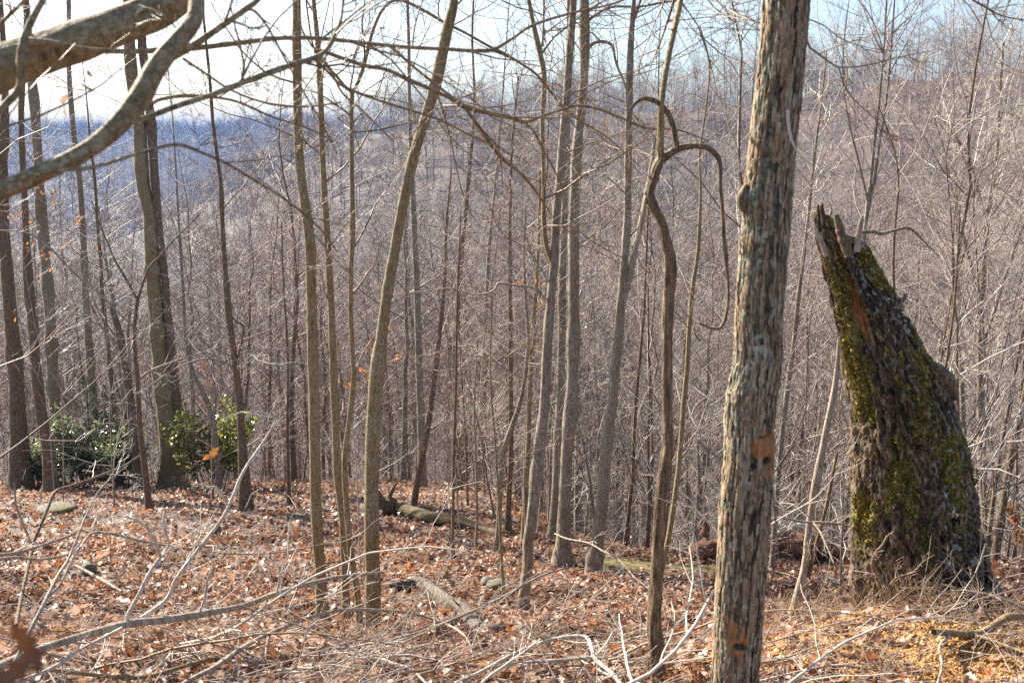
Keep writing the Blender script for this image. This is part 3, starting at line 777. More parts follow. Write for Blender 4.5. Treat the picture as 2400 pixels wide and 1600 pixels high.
def surf_tube(cen, rx, ry, S, disp, top_cut=None):
    """dense tube of horizontal rings. disp(theta, s) -> (offset in metres, dict of attributes)"""
    n = len(cen)
    nf = int(S * .74)
    th = np.concatenate([np.linspace(-PI - .1, .1, nf, endpoint=False), np.linspace(.1, PI - .1, S - nf, endpoint=False)])
    s = np.concatenate([[0], np.cumsum(np.linalg.norm(np.diff(cen, axis=0), axis=1))])
    TH, SS = np.meshgrid(th, s)
    off, at_ = disp(TH, SS)
    X = cen[:, 0:1] + (rx[:, None] + off) * np.cos(TH)
    Y = cen[:, 1:2] + (ry[:, None] + off) * np.sin(TH)
    Z = cen[:, 2:3] + 0 * TH
    if top_cut is not None:
        Z = Z + top_cut(TH, SS)
    V = np.stack([X, Y, Z], -1).reshape(-1, 3)
    i = np.arange(n - 1)[:, None] * S; j = np.arange(S)[None]; j2 = (j + 1) % S
    q = np.stack([i + j, i + j2, i + S + j2, i + S + j], -1).reshape(-1, 4)
    mb = MB(); mb.add(V, q)
    c = len(V)
    mb.v.append(V[-S:].mean(0, keepdims=True) - np.array([[0, 0, .06]])); mb.n += 1
    mb.f.append(np.stack([np.full(S, c), (n - 1) * S + np.arange(S), (n - 1) * S + (np.arange(S) + 1) % S], -1))
    for k in at_:
        mb.attr[k] = np.concatenate([at_[k].ravel(), [0]])
    return mb

def flakes(name, root, base, P, Nn, Ax, w, h, lift, tilt, mat, rng):
    """loose bark plates: small bent lens shapes lying on the trunk"""
    k = len(P)
    Tn = norm(np.cross(Ax, Nn))
    a = np.arange(6) * PI / 3 + PI / 6
    jit = rng.uniform(.6, 1.3, (k, 6))
    u = np.cos(a)[None] * jit * w[:, None]; v = np.sin(a)[None] * rng.uniform(.7, 1.2, (k, 6)) * h[:, None]
    tl = rng.normal(0, tilt, (k, 1)); cv = rng.normal(0, tilt, (k, 1))
    o = v * tl + u * cv - .0012
    V = P[:, None] + Tn[:, None] * u[..., None] + Ax[:, None] * v[..., None] + Nn[:, None] * o[..., None]
    V = np.concatenate([V, (P + Nn * lift[:, None])[:, None]], 1).reshape(-1, 3)
    f = np.array([(i, (i + 1) % 6, 6) for i in range(6)])
    mb = MB(); mb.add(V, (f[None] + (np.arange(k) * 7)[:, None, None]).reshape(-1, 3))
    tag(obj(name, mb.mesh(name, M[mat], False, origin=base), root), kind='stuff')

def flakemat(name, stops):
    m, n, l, b, o = newmat(name)
    g = n.new('ShaderNodeNewGeometry')
    f = noise(n, l, coords(n, l, (1, 1, .35)), 130, 4, .7)
    c = ramp(n, l, g.outputs['Random Per Island'], stops)
    c = mix(n, l, ramp(n, l, f, [(.35, (.6, .6, .6)), (.6, (0, 0, 0))]), c, (.04, .025, .015))
    l.new(c, b.inputs['Base Color']); b.inputs['Roughness'].default_value = .85
    b.inputs['Specular IOR Level'].default_value = .2
    bump(n, l, b, f, .5, .004)
    return m
M['flake'] = flakemat('bark_plate', [(0, (.17, .105, .06)), (.35, (.30, .195, .115)), (.7, (.41, .285, .18)), (.88, (.46, .35, .235)), (.89, (.34, .34, .25)), (1, (.42, .41, .32))])
M['flake_rot'] = flakemat('rotten_bark_plate', [(0, (.016, .010, .006)), (.5, (.07, .044, .025)), (.8, (.17, .11, .065)), (.9, (.27, .19, .12)), (.91, (.09, .075, .01)), (1, (.22, .17, .02))])

def big_trunk():
    Y = 3.25
    tr = [(1718, 1680, 108), (1722, 1600, 108), (1727, 1504, 109), (1733, 1397, 112), (1740, 1290, 114), (1748, 1147, 117), (1756, 1077, 113), (1758, 984, 114), (1765, 913, 114), (1778, 824, 109), (1779, 734, 107), (1787, 627, 110), (1793, 557, 109), (1798, 464, 111), (1805, 393, 109), (1816, 286, 107), (1828, 179, 107), (1838, 71, 103), (1842, 0, 103), (1852, -140, 98), (1880, -500, 90), (1900, -900, 78)]
    W = trunk_points(tr, Y, None)
    base = W[0, :3].copy(); base[2] = float(H(base[0], base[1]))
    taken.append((base[0], base[1]))
    S_ = resample(W[:-2], 760)
    S_ = np.vstack([S_, resample(W[-3:], 60)[1:]])
    S_ = np.vstack([[*(S_[0, :3] - np.array([0, 0, .15])), S_[0, 3] * 1.15], S_])
    cen = S_[:, :3]; r = S_[:, 3]
    r0 = .075
    def disp(T, s):
        x = np.cos(T) * r0; y = np.sin(T) * r0
        w1 = vnoise3(x * 14, y * 14, s * 7) - .5
        w2 = vnoise3(x * 40 + 5, y * 40, s * 17) - .5
        n1 = vnoise3(x * 88 + 9 + 1.5 * w1 + .7 * w2, y * 88 + 3 + 1.2 * w1, s * 3.6 + .5 * w2)
        n1b = vnoise3(x * 170 + 2 + 1.2 * w2, y * 170, s * 9 + w1)
        n2 = vnoise3(x * 260 + 1, y * 260 + 13, s * 60)
        brk = vnoise3(x * 70 + 4, y * 70, s * 26)
        fur = np.clip(1 - np.abs(2 * n1 - 1) * 2.6, 0, 1)
        fur2 = np.clip(1 - np.abs(2 * n1b - 1) * 2.2, 0, 1)
        rd = np.clip(.95 - .95 * fur ** 1.3 - .45 * fur2 - .35 * np.clip(brk - .62, 0, 1) * 2.6, 0, 1)
        off = .0085 * (rd - .6) + .0028 * (n2 - .5)
        off = off + .007 * (vnoise3(x * 18, y * 18, s * 3) - .5)
        zz = np.interp(s, np.concatenate([[0], np.cumsum(np.linalg.norm(np.diff(cen, axis=0), axis=1))]), cen[:, 2])
        at_ = {'ridge': np.clip(rd * .72 + .36 * (n2 - .35), 0, 1)}
        def spot(px, py, sx, sz):
            p = at(px, py, Y)
            c = np.interp(p[2], cen[:, 2], cen[:, 0]); rr = np.interp(p[2], cen[:, 2], r)
            ct = np.clip((p[0] - c) / rr, -1, 1)
            t0 = -math.acos(ct)
            dt = np.angle(np.exp(1j * (T - t0)))
            k = px_size(p)
            return np.exp(-(dt * rr / (sx * k)) ** 2 - ((zz - p[2]) / (sz * k)) ** 2)
        # swellings, callus and scars, each at its height on the stem
        off = off + .020 * spot(1752, 470, 26, 34) - .006 * spot(1772, 500, 9, 60)
        off = off + .012 * spot(1722, 925, 16, 30) + .010 * spot(1808, 800, 14, 60)
        q = 1.5 * spot(1775, 1030, 40, 30) + 1.3 * spot(1792, 1085, 24, 44) + 1.2 * spot(1818, 800, 9, 34) + 1.1 * spot(1722, 1480, 30, 40) + .9 * spot(1700, 1440, 16, 50)
        scar = np.clip((q - .62 + 1.1 * (vnoise3(x * 60, y * 60, s * 30) - .5)) * 4, 0, 1)
        hole = np.clip((spot(1795, 1068, 24, 13) + spot(1722, 1492, 24, 9) + .8 * spot(1775, 1010, 30, 6) - .45) * 3, 0, 1)
        off = off - .012 * spot(1790, 1070, 20, 16) + .010 * spot(1785, 1040, 30, 10) - .010 * spot(1722, 1486, 22, 9) + .008 * spot(1722, 1502, 22, 9)
        at_['scar'] = scar * (1 - hole) * .9
        off = off - .012 * hole - .003 * scar
        at_['ridge'] = at_['ridge'] * (1 - hole)
        face = np.clip(-np.cos(T) * .6 + .4, 0, 1)
        at_['lichen'] = (1 - np.maximum(scar, hole)) * np.clip(.25 + .7 * face + .9 * spot(1770, 580, 60, 40) + .8 * spot(1775, 800, 60, 60) - .35 + 1.2 * (vnoise3(x * 20, y * 20, s * 3 + 4) - .5), 0, 1)
        at_['moss'] = np.clip(.5 * face + .9 * (vnoise3(x * 14, y * 14, s * 2.2 + 9) - .45), 0, .8)
        return off, at_
    mb = surf_tube(cen, r, r, 200, disp)
    Lc = np.concatenate([[0], np.cumsum(np.linalg.norm(np.diff(cen, axis=0), axis=1))])
    root = thing('tree', 'thick grey brown trunk with deeply furrowed bark, lichen and a rusty scar', 'tree', tuple(base))
    obj('trunk', mb.mesh('trunk', M['furrowed'], origin=base), root)
    rf = np.random.default_rng(61); nf = 9000
    T0 = rf.uniform(-PI - .2, .2, nf); s0 = rf.uniform(.1, min(Lc[-1], 4.6), nf)
    of, af = disp(T0[None, :], s0[None, :])
    keep = (af['scar'][0] < .2) & (af['ridge'][0] > rf.uniform(.15, .65, nf))
    T0, s0, of = T0[keep], s0[keep], of[0][keep]
    rr_ = np.interp(s0, Lc, r) + of + .0008
    cc = np.stack([np.interp(s0, Lc, cen[:, q]) for q in range(3)], -1)
    Nn = np.stack([np.cos(T0), np.sin(T0), 0 * T0], -1)
    ax = norm(norm(np.stack([np.interp(s0, Lc, np.gradient(cen[:, q])) for q in range(3)], -1)) + rf.normal(0, .04, (len(T0), 3)))
    ax = norm(ax - Nn * (ax * Nn).sum(1, keepdims=True))
    flakes('bark_plates', root, base, cc + Nn * rr_[:, None], Nn, ax, rf.uniform(.0025, .0075, len(T0)), rf.uniform(.008, .030, len(T0)), rf.uniform(.0008, .0019, len(T0)), .028, 'flake', rf)
    k = MB()
    p = [at(1846, 258, Y - .08), at(1849, 300, Y - .085), at(1858, 335, Y - .10), at(1872, 360, Y - .11), at(1884, 372, Y - .11)]
    ps = resample(np.array(p), 14)
    tubes(k, ps[None], np.interp(np.arange(14), [0, 3, 13], [.006, .0055, .002])[None], 7)
    tag(obj('broken_twig', k.mesh('broken_twig', M['twig_pale'], origin=base), root), 'pale bare broken twig hanging on the trunk')
    kn = MB()
    p = [at(1762, 505, Y - .03), at(1748, 490, Y - .035), at(1741, 468, Y - .035), at(1746, 445, Y - .03), at(1756, 425, Y - .02)]
    ps = resample(np.array(p), 16)
    tubes(kn, ps[None], (np.sin(np.linspace(.25, PI - .1, 16)) * .019 * (1 + .25 * vnoise2(np.arange(16) * .9, np.zeros(16))))[None], 12)
    obj('knot', kn.mesh('knot', M['brown'], origin=base), root)
    kn = MB()
    p = [at(1735, 930, Y - .02), at(1722, 926, Y - .02), at(1712, 924, Y - .02), at(1706, 923, Y - .02)]
    tubes(kn, resample(np.array(p), 8)[None], np.array([[.016, .017, .015, .013, .012, .010, .008, .003]]), 9)
    obj('knot', kn.mesh('knot', M['grey'], origin=base), root)
    st = MB()
    p = [at(1806, 1085, Y - .04), at(1812, 1160, Y - .05), at(1820, 1240, Y - .06), at(1824, 1310, Y - .06)]
    tubes(st, resample(np.array(p), 14)[None], np.linspace(.005, .0015, 14)[None], 5)
    tag(obj('bark_strip', st.mesh('bark_strip', M['dead'], origin=base), root), 'peeling hanging strip of bark')
    # crown above the frame, and the twigs that hang back into it
    cr = MB(); rng = np.random.default_rng(77)
    def tw(tr, w0, w1):
        q = np.array([at(a[0], a[1], a[2]) for a in tr]); q = resample(q, 18)
        rr = np.linspace(w0, w1, 18) / 2 * px_size(q[0])
        tubes(cr, q[None], rr[None], 5)
        b2, r2 = grow(rng, *kids(rng, q[None], rr[None], 12, .1, (25, 60), .32, .6, .0013), 6, .17, .03, .4, .08)
        tubes(cr, b2, r2, 3)
        b3, r3 = grow(rng, *kids(rng, b2, r2, 4, .15, (25, 60), .5, .8, .0011), 4, .2, .02, .6, .1)
        tubes(cr, b3, r3, 3)
    tw([(1890, 60, 3.3), (1891, 102, 3.35), (1921, 129, 3.4), (1950, 150, 3.45), (1966, 158, 3.5), (2029, 154, 3.6), (2100, 136, 3.7), (2180, 120, 3.8)], 6, 2)
    tw([(1966, 158, 3.5), (1979, 200, 3.5), (2004, 236, 3.55), (2060, 290, 3.6), (2100, 360, 3.7)], 4, 1.5)
    tw([(1880, 40, 3.3), (1930, 60, 3.5), (1980, 95, 3.8), (2050, 115, 4.0), (2150, 120, 4.2)], 4, 1.5)
    tw([(1800, 60, 3.3), (1740, 40, 3.4), (1690, 10, 3.6), (1640, -20, 3.8)], 6, 4)
    tw([(1800, 85, 3.3), (1760, 60, 3.6), (1700, 35, 3.9), (1640, 30, 4.2), (1600, 80, 4.5)], 5, 2)
    tw([(2262, -10, 4.2), (2300, 12, 4.2), (2350, 38, 4.3), (2420, 50, 4.4)], 5, 3)
    top = cen[cen[:, 2] > at(1842, -60, Y)[2]]
    idx = rng.integers(0, len(top), 26)
    a = rng.uniform(0, 2 * PI, 26); el = np.radians(rng.uniform(5, 60, 26))
    D = np.stack([np.cos(a) * np.cos(el), np.sin(a) * np.cos(el), np.sin(el)], -1)
    b1, r1 = grow(rng, top[idx], D, rng.uniform(.8, 2.2, 26), rng.uniform(.008, .016, 26), 8, .14, .02, .25, .06); tubes(cr, b1, r1, 5)
    b2, r2 = grow(rng, *kids(rng, b1, r1, 6, .15, (28, 62), .5, .6, .002), 5, .17, .03, .35, .08); tubes(cr, b2, r2, 3)
    b3, r3 = grow(rng, *kids(rng, b2, r2, 5, .15, (28, 62), .5, .7, .0014), 4, .2, .03, .5, .1); tubes(cr, b3, r3, 3)
    obj('crown', cr.mesh('crown', M['twig_near'], origin=base), root)
big_trunk()

# ------------------------------------------------------------------ the mossy snag
def snag():
    Y = 5.3
    K = 2400 / 2352
    rows = [(489, 1887, 1926), (505, 1886, 1936), (530, 1888, 1950), (546, 1890, 1962), (554, 1892, 2000), (566, 1894, 2008), (600, 1900, 2024), (640, 1908, 2047), (700, 1920, 2078), (760, 1929, 2110), (800, 1935, 2133), (840, 1940, 2160), (880, 1947, 2188), (920, 1952, 2206), (960, 1954, 2217), (1000, 1955, 2224), (1100, 1958, 2245), (1200, 1957, 2258), (1300, 1958, 2276), (1380, 1962, 2300), (1440, 1966, 2325), (1490, 1970, 2345)]
    z, cx, rw = [], [], []
    for y, a, b in rows[::-1]:
        p, q = at(a * K, y * K, Y), at(b * K, y * K, Y)
        z.append(p[2]); cx.append((p[0] + q[0]) / 2); rw.append((q[0] - p[0]) / 2)
    n = 560
    zz = np.linspace(z[0], z[-1], n)
    cxx = np.interp(zz, z, cx); rr = np.interp(zz, z, rw)
    ks = np.exp(-.5 * (np.arange(-9, 10) / 3.) ** 2); ks /= ks.sum()
    sm = lambda a: np.convolve(np.pad(a, 9, mode='edge'), ks, 'valid')
    cxx, rr = sm(cxx), sm(rr) * .945
    cen = np.stack([cxx, np.full(n, Y + .02) + .10 * (zz - zz[0]) / (zz[-1] - zz[0]), zz], -1)
    base = np.array([cen[0, 0], Y, float(H(cen[0, 0], Y))])
    taken.append((base[0], base[1]))
    def disp(T, s):
        R_ = np.interp(s, np.linspace(0, s.max(), n), rr)
        x = np.cos(T) * .3; y = np.sin(T) * .3
        fade = np.clip(R_ / .2, .3, 1)
        w1 = vnoise3(x * 7, y * 7, s * 6) - .5
        w2 = vnoise3(x * 22, y * 22, s * 18) - .5
        lump = vnoise3(x * 5 + 2, y * 5, s * 2.6) - .5
        m1 = vnoise3(x * 17 + w1 * 1.4, y * 17 + 4, s * 5.2 + w1)
        m2 = vnoise3(x * 38 + w2 * 1.5, y * 38 + 1, s * 13 + w2 * 1.5)
        n2 = vnoise3(x * 80 + 3, y * 80, s * 40)
        n3 = vnoise3(x * 150, y * 150 + 4, s * 120)
        fur = np.clip(1 - np.abs(2 * m1 - 1) * 2.2, 0, 1) * np.clip(1.4 * vnoise3(x * 9, y * 9 + 8, s * 5) - .1, 0, 1)
        pit = np.clip(vnoise3(x * 26 + 8, y * 26, s * 10) - .62, 0, 1) * 2.6
        rd = np.clip(.85 - .8 * fur - .5 * pit + .5 * (m2 - .5), 0, 1)
        off = fade * (.045 * lump + .03 * (m1 - .5) - .028 * fur - .030 * pit + .022 * (m2 - .5) + .014 * (n2 - .5) + .008 * (n3 - .5))
        z_ = np.interp(s, np.linspace(0, s.max(), n), zz)
        def spot(px, py, sx, sz, shear=0):
            p = at(px, py, Y)
            c = np.interp(p[2], zz, cxx); q = np.interp(p[2], zz, rr)
            t0 = -math.acos(np.clip((p[0] - c) / q, -.99, .99))
            k = px_size(p)
            dt = np.angle(np.exp(1j * (T - t0))) * q
            return np.exp(-((dt + shear * (z_ - p[2])) / (sx * k)) ** 2 - ((z_ - p[2]) / (sz * k)) ** 2)
        sc = 1.6 * spot(2002, 725, 15, 62, .05) + 1.3 * spot(2013, 772, 13, 30) + 1.1 * spot(2018, 975, 9, 18)
        off = off - .045 * np.clip(sc, 0, 1) + .02 * spot(2230, 905, 40, 30) - .05 * spot(2000, 1010, 8, 10) - .04 * spot(1990, 880, 8, 50)
        off = off + .03 * spot(2250, 1075, 20, 26)
        at_ = {'ridge': np.clip(rd * .55 + .38 * (n2 - .3) + .4 * (n3 - .4), 0, 1), 'scar': np.clip(sc * 1.6 - .55 + .8 * (n3 - .5), 0, 1)}
        mo = vnoise3(x * 7 + 5, y * 7, s * 3.4) * .72 + vnoise3(x * 26 + 5, y * 26, s * 12) * .28
        at_['moss'] = np.clip((mo - .52) * 5 + 1.0 * spot(2090, 1110, 80, 120) + .7 * spot(2120, 1250, 50, 90) + .5 * spot(2080, 960, 60, 70) + .5 * spot(1990, 560, 40, 60) + .4 * spot(2230, 1000, 50, 180), 0, 1) * (1 - at_['scar'])
        at_['lichen'] = np.clip(.02 + .8 * spot(2090, 700, 75, 150) + .6 * spot(2190, 1150, 60, 250) + .35 * (n2 - .3), 0, 1) * (1 - at_['scar'])
        # root swell on the downhill side
        off = off + .14 * np.exp(-((z_ - zz[0]) / .22) ** 2) * np.clip(np.cos(T - .2), 0, 1) ** 4
        return off, at_
    def cut(T, s):
        e = np.clip((s - s.max() + .10) / .10, 0, 1)
        return e * .10 * (vnoise2(np.cos(T) * 2.2 + 5, np.sin(T) * 2.2) - .5) - e * .05 * np.clip(np.cos(T), 0, 1)
    mb = surf_tube(cen, rr, rr * .95, 330, disp, cut)
    root = thing('dead_tree', 'leaning broken off snag, dark rotten bark furred with yellow green moss', 'dead tree', tuple(base))
    obj('trunk', mb.mesh('trunk', M['snag_bark'], origin=base), root)
    rng = np.random.default_rng(5)
    def prong(name, tr, mat, lab=None, S=9, jag=.25):
        q = np.array([[*at(a[0], a[1], a[3]), a[2] / 2] for a in tr])
        q[:, 3] *= px_size(q[0])
        q = resample(q, 22)
        q[:, 3] = np.maximum(q[:, 3], .001) * (1 + jag * rng.normal(0, .3, 22))
        m_ = MB(); tubes(m_, q[None, :, :3], q[None, :, 3], S)
        me = m_.mesh(name, M[mat], origin=base)
        o = obj(name, me, root)
        if lab: o['label'] = lab
    prong('splinter', [(1990, 600, 22, 5.25), (1972, 550, 22, 5.25), (1964, 520, 18, 5.25), (1960, 505, 12, 5.25)], 'brown')
    prong('splinter', [(2008, 590, 16, 5.28), (2014, 540, 14, 5.28), (2018, 520, 12, 5.28), (2022, 506, 5, 5.28)], 'dead', 'weathered grey splinter standing in the notch')
    prong('splinter', [(1938, 600, 14, 5.2), (1922, 560, 12, 5.2), (1914, 545, 9, 5.2), (1916, 535, 3, 5.2)], 'dead', 'pale torn splinter on the sunny edge')
    prong('splinter', [(1946, 505, 8, 5.3), (1948, 490, 6, 5.3), (1944, 478, 2, 5.3)], 'dead')
    prong('stub', [(2112, 706, 12, 5.35), (2121, 696, 9, 5.35), (2122, 688, 4, 5.35)], 'brown')
    prong('bark_fungus', [(2180, 850, 16, 5.3), (2205, 870, 30, 5.3), (2225, 900, 34, 5.32), (2240, 935, 14, 5.34)], 'brown', 'dark crumbling burl on the shoulder')
    prong('burl', [(2248, 1060, 18, 5.3), (2258, 1085, 26, 5.32), (2256, 1115, 14, 5.34)], 'brown')
    # exposed roots
    prong('root', [(2290, 1330, 50, 5.35), (2325, 1380, 40, 5.3), (2355, 1420, 28, 5.25), (2390, 1445, 14, 5.2)], 'brown', jag=.15)
    # bent dead twig springing from the notch
    prong('dead_twig', [(2016, 545, 8, 5.3), (2045, 543, 9, 5.3), (2066, 548, 9, 5.3), (2095, 540, 7, 5.3), (2125, 534, 7, 5.3), (2140, 540, 7, 5.3), (2160, 560, 5, 5.3), (2200, 600, 2, 5.3)], 'smooth', S=6, jag=.05)
    rf = np.random.default_rng(62); nf = 8000
    T0 = rf.uniform(-PI - .1, .1, nf); i0 = (rf.uniform(.02, .97, nf) * (n - 1)).astype(int)
    Lc = np.concatenate([[0], np.cumsum(np.linalg.norm(np.diff(cen, axis=0), axis=1))])
    of, af = disp(T0[None, :], Lc[i0][None, :])
    keep = (af['scar'][0] < .2) & (af['moss'][0] < .7) & (af['ridge'][0] > rf.uniform(.2, .8, nf))
    T0, i0, of = T0[keep], i0[keep], of[0][keep]
    Nn = np.stack([np.cos(T0), np.sin(T0), 0 * T0], -1)
    ax = norm(np.stack([np.gradient(cen[:, q])[i0] for q in range(3)], -1)); ax = norm(ax + rf.normal(0, .12, ax.shape))
    sc_f = np.clip(rr[i0] / .2, .5, 1)
    flakes('bark_plates', root, base, cen[i0] + Nn * (rr[i0] * .97 + of)[:, None], Nn, ax, rf.uniform(.003, .012, len(T0)) * sc_f, rf.uniform(.008, .042, len(T0)) * sc_f, rf.uniform(.003, .010, len(T0)), .13, 'flake_rot', rf)
    # moss cushions standing proud of the bark
    mm = MB(); T0 = rng.uniform(-PI * .97, -.03 * PI, 16000); s0 = rng.uniform(.04, .93, 16000)
    i0 = (s0 * (n - 1)).astype(int)
    Tg, Sg = T0[None], np.linspace(0, 1, n)[None]
    L_ = np.concatenate([[0], np.cumsum(np.linalg.norm(np.diff(cen, axis=0), axis=1))])
    off, at_ = disp(T0[None, :], L_[i0][None, :])
    keep = (at_['moss'][0] > .55)
    T0, i0, off = T0[keep], i0[keep], off[0][keep]
    rad = rr[i0] + off + .004
    P = np.stack([cen[i0, 0] + rad * np.cos(T0), cen[i0, 1] + rad * .97 * np.sin(T0), cen[i0, 2]], -1)
    nrm = np.stack([np.cos(T0), np.sin(T0), 0 * T0], -1)
    k = len(P); sz = rng.uniform(.004, .012, k)
    tri = []
    for q in range(3):
        a = rng.normal(size=(k, 3)); b_ = rng.normal(size=(k, 3))
        tri.append(np.stack([P + a * sz[:, None] * .7 - nrm * .004, P + b_ * sz[:, None] * .7 - nrm * .004, P + nrm * sz[:, None] + rng.normal(size=(k, 3)) * sz[:, None] * .3], 1))
    V = np.concatenate(tri).reshape(-1, 3)
    mm.add(V, np.arange(len(V)).reshape(-1, 3))
    m_, n_, l_, b_, o_ = newmat('moss_tufts')
    g = n_.new('ShaderNodeNewGeometry')
    l_.new(ramp(n_, l_, g.outputs['Random Per Island'], [(0, (.07, .06, .007)), (.6, (.25, .195, .02)), (1, (.36, .29, .04))]), b_.inputs['Base Color'])
    b_.inputs['Roughness'].default_value = .9
    tag(obj('moss', mm.mesh('moss', m_, False, origin=base), root), kind='stuff')
snag()

# ------------------------------------------------------------------ the near tree whose limbs reach in at the upper left
def near_tree():
    base = np.array([-2.35, 1.7, float(H(-2.35, 1.7))])
    root = thing('tree', 'near tree reaching in with thick mottled limbs and long drooping boughs at the top left', 'tree', tuple(base))
    rng = np.random.default_rng(55)
    tk = np.array([[-2.35, 1.7, base[2] - .3, .17], [-2.35, 1.7, base[2] + .3, .14], [-2.33, 1.72, 1.2, .12], [-2.30, 1.75, 2.0, .11], [-2.33, 1.7, 3.2, .09], [-2.4, 1.6, 5.5, .06], [-2.45, 1.6, 7.5, .02]])
    tk = resample(tk, 40)
    mb = MB(); tube_rough(mb, tk, 18, .08, 3)
    obj('trunk', mb.mesh('trunk', M['mottled'], origin=base), root)
    tw = MB()
    def bough(name, tr, mat='mottled', S=14, nk=0, kr=.4, first=None, lab=None, ks=(.35, .5)):
        q = np.array([[*at(a[0], a[1], a[3]), a[2] / 2 * px_size(at(a[0], a[1], a[3]))] for a in tr])
        if first is not None:
            q = np.vstack([[*first, q[0, 3] * 1.15], q])
        n = max(24, 6 * len(q))
        q = resample(q, n)
        q[:, 3] = np.maximum(q[:, 3], .0012) * (1 + .09 * (vnoise2(np.arange(n) * .7 + nk * 3.3 + S, np.full(n, 2.2 * S + len(tr))) - .5))
        m_ = MB(); tube_rough(m_, q, S if q[0, 3] < .02 else 26, .10, S + nk)
        o = obj(name, m_.mesh(name, M[mat], origin=base), root)
        if lab: o['label'] = lab
        if nk:
            b2, r2 = grow(rng, *kids(rng, q[None, :, :3], np.minimum(q[None, :, 3], .006), nk, .2, (25, 65), kr, .55, .0014), 7, .15, .03, .35, .09)
            tubes(tw, b2, r2, 4)
            b3, r3 = grow(rng, *kids(rng, b2, r2, 4, .15, (25, 60), .5, .7, .0012), 5, .18, .02, .5, .1)
            tubes(tw, b3, r3, 3)
            b4, r4 = grow(rng, *kids(rng, b3, r3, 3, .15, (25, 60), .5, .8, .0010), 4, .18, .02, .6, .1)
            tubes(tw, b4, r4, 3)
    bough('limb', [(-120, 200, 95, 2.1), (0, 157, 92, 2.2), (107, 122, 80, 2.28), (250, 73, 70, 2.38), (357, 30, 63, 2.45), (430, -12, 56, 2.5), (560, -100, 44, 2.6), (700, -230, 30, 2.7)], S=20, first=(-2.31, 1.73, 1.8), lab='thickest limb, brown and mottled')
    bough('limb', [(-90, 468, 46, 1.85), (0, 448, 44, 1.9), (107, 402, 42, 1.93), (196, 357, 42, 1.96), (264, 305, 45, 1.99), (325, 232, 50, 2.02), (362, 165, 48, 2.05), (415, 98, 42, 2.08), (452, 55, 38, 2.1), (460, 20, 36, 2.12), (458, -40, 34, 2.15), (450, -200, 28, 2.2)], S=18, first=(-2.33, 1.72, 1.1), lab='grey limb bending upward')
    bough('bough', [(278, 300, 22, 1.99), (311, 286, 15, 2.01), (357, 271, 14, 2.05), (411, 250, 13, 2.1), (500, 221, 13, 2.2), (589, 186, 12, 2.3), (679, 154, 12, 2.4), (736, 136, 11, 2.45), (764, 118, 10, 2.5), (786, 79, 9, 2.55), (800, 40, 7, 2.6), (805, -40, 5, 2.7)], S=9, nk=8)
    bough('bough', [(345, 195, 26, 2.04), (372, 165, 20, 2.05), (393, 143, 18, 2.08), (464, 100, 16, 2.15), (536, 50, 15, 2.2), (586, 14, 14, 2.25), (604, 0, 13, 2.28), (660, -70, 10, 2.35)], S=10, nk=4)
    bough('bough', [(71, 100, 24, 2.2), (125, 102, 17, 2.2), (179, 114, 14, 2.22), (250, 120, 13, 2.25), (321, 121, 13, 2.3), (375, 118, 13, 2.35), (446, 114, 13, 2.4), (536, 104, 12, 2.5), (643, 91, 11, 2.6), (714, 89, 11, 2.7), (800, 95, 10, 2.8), (907, 107, 9, 2.95), (1014, 114, 9, 3.1), (1150, 118, 9, 3.3), (1193, 96, 7, 3.36), (1246, 61, 7, 3.45), (1336, 32, 6, 3.6), (1443, 7, 5, 3.8), (1520, -30, 4, 4.0)], S=9, nk=10, kr=.2)
    bough('bough', [(1148, 118, 8, 3.3), (1165, 122, 7, 3.33), (1193, 133, 7, 3.4), (1225, 152, 6, 3.5), (1257, 175, 6, 3.6), (1290, 215, 5, 3.7), (1340, 270, 4, 3.85), (1420, 320, 3, 4.0), (1500, 390, 2, 4.2)], S=7, nk=7)
    bough('bough', [(20, 430, 12, 1.9), (71, 412, 9, 1.9), (161, 398, 9, 1.92), (214, 393, 9, 1.95), (321, 361, 8, 2.0), (411, 339, 8, 2.05), (464, 354, 7, 2.1), (536, 386, 6, 2.15), (607, 429, 6, 2.2), (679, 475, 5, 2.25), (750, 536, 4, 2.3), (790, 590, 3, 2.35)], S=8, nk=6, kr=.25)
    bough('bough', [(736, 122, 9, 2.5), (750, 119, 10, 2.5), (800, 136, 10, 2.6), (854, 154, 10, 2.7), (907, 164, 9, 2.8), (961, 189, 9, 2.9), (1014, 211, 9, 3.0), (1057, 232, 9, 3.1), (1086, 250, 11, 3.15), (1139, 264, 10, 3.25), (1193, 275, 10, 3.35), (1229, 286, 9, 3.4), (1264, 275, 8, 3.5), (1318, 257, 7, 3.6), (1354, 248, 7, 3.7), (1407, 257, 7, 3.8), (1461, 279, 6, 3.9), (1514, 300, 6, 4.0), (1586, 304, 5, 4.2), (1660, 330, 3, 4.4)], S=8, nk=9, kr=.2)
    bough('bough', [(912, 107, 7, 2.95), (935, 126, 7, 2.98), (961, 150, 7, 3.0), (1014, 193, 7, 3.08), (1061, 229, 7, 3.12), (1086, 250, 9, 3.15), (1111, 282, 8, 3.2), (1139, 321, 7, 3.3), (1175, 371, 6, 3.4), (1221, 407, 6, 3.5), (1257, 450, 5, 3.6), (1290, 500, 3, 3.7)], S=7, nk=7, kr=.22)
    bough('bough', [(736, 138, 7, 2.45), (770, 170, 6, 2.5), (800, 200, 6, 2.6), (889, 236, 6, 2.8), (979, 264, 6, 3.0), (1032, 282, 5, 3.1), (1104, 318, 5, 3.25), (1180, 350, 3, 3.4)], S=7, nk=6, kr=.22)
    bough('bough', [(1229, 286, 7, 3.4), (1252, 310, 6, 3.45), (1270, 345, 5, 3.5), (1300, 400, 4, 3.6), (1330, 470, 3, 3.7)], S=6, nk=4)
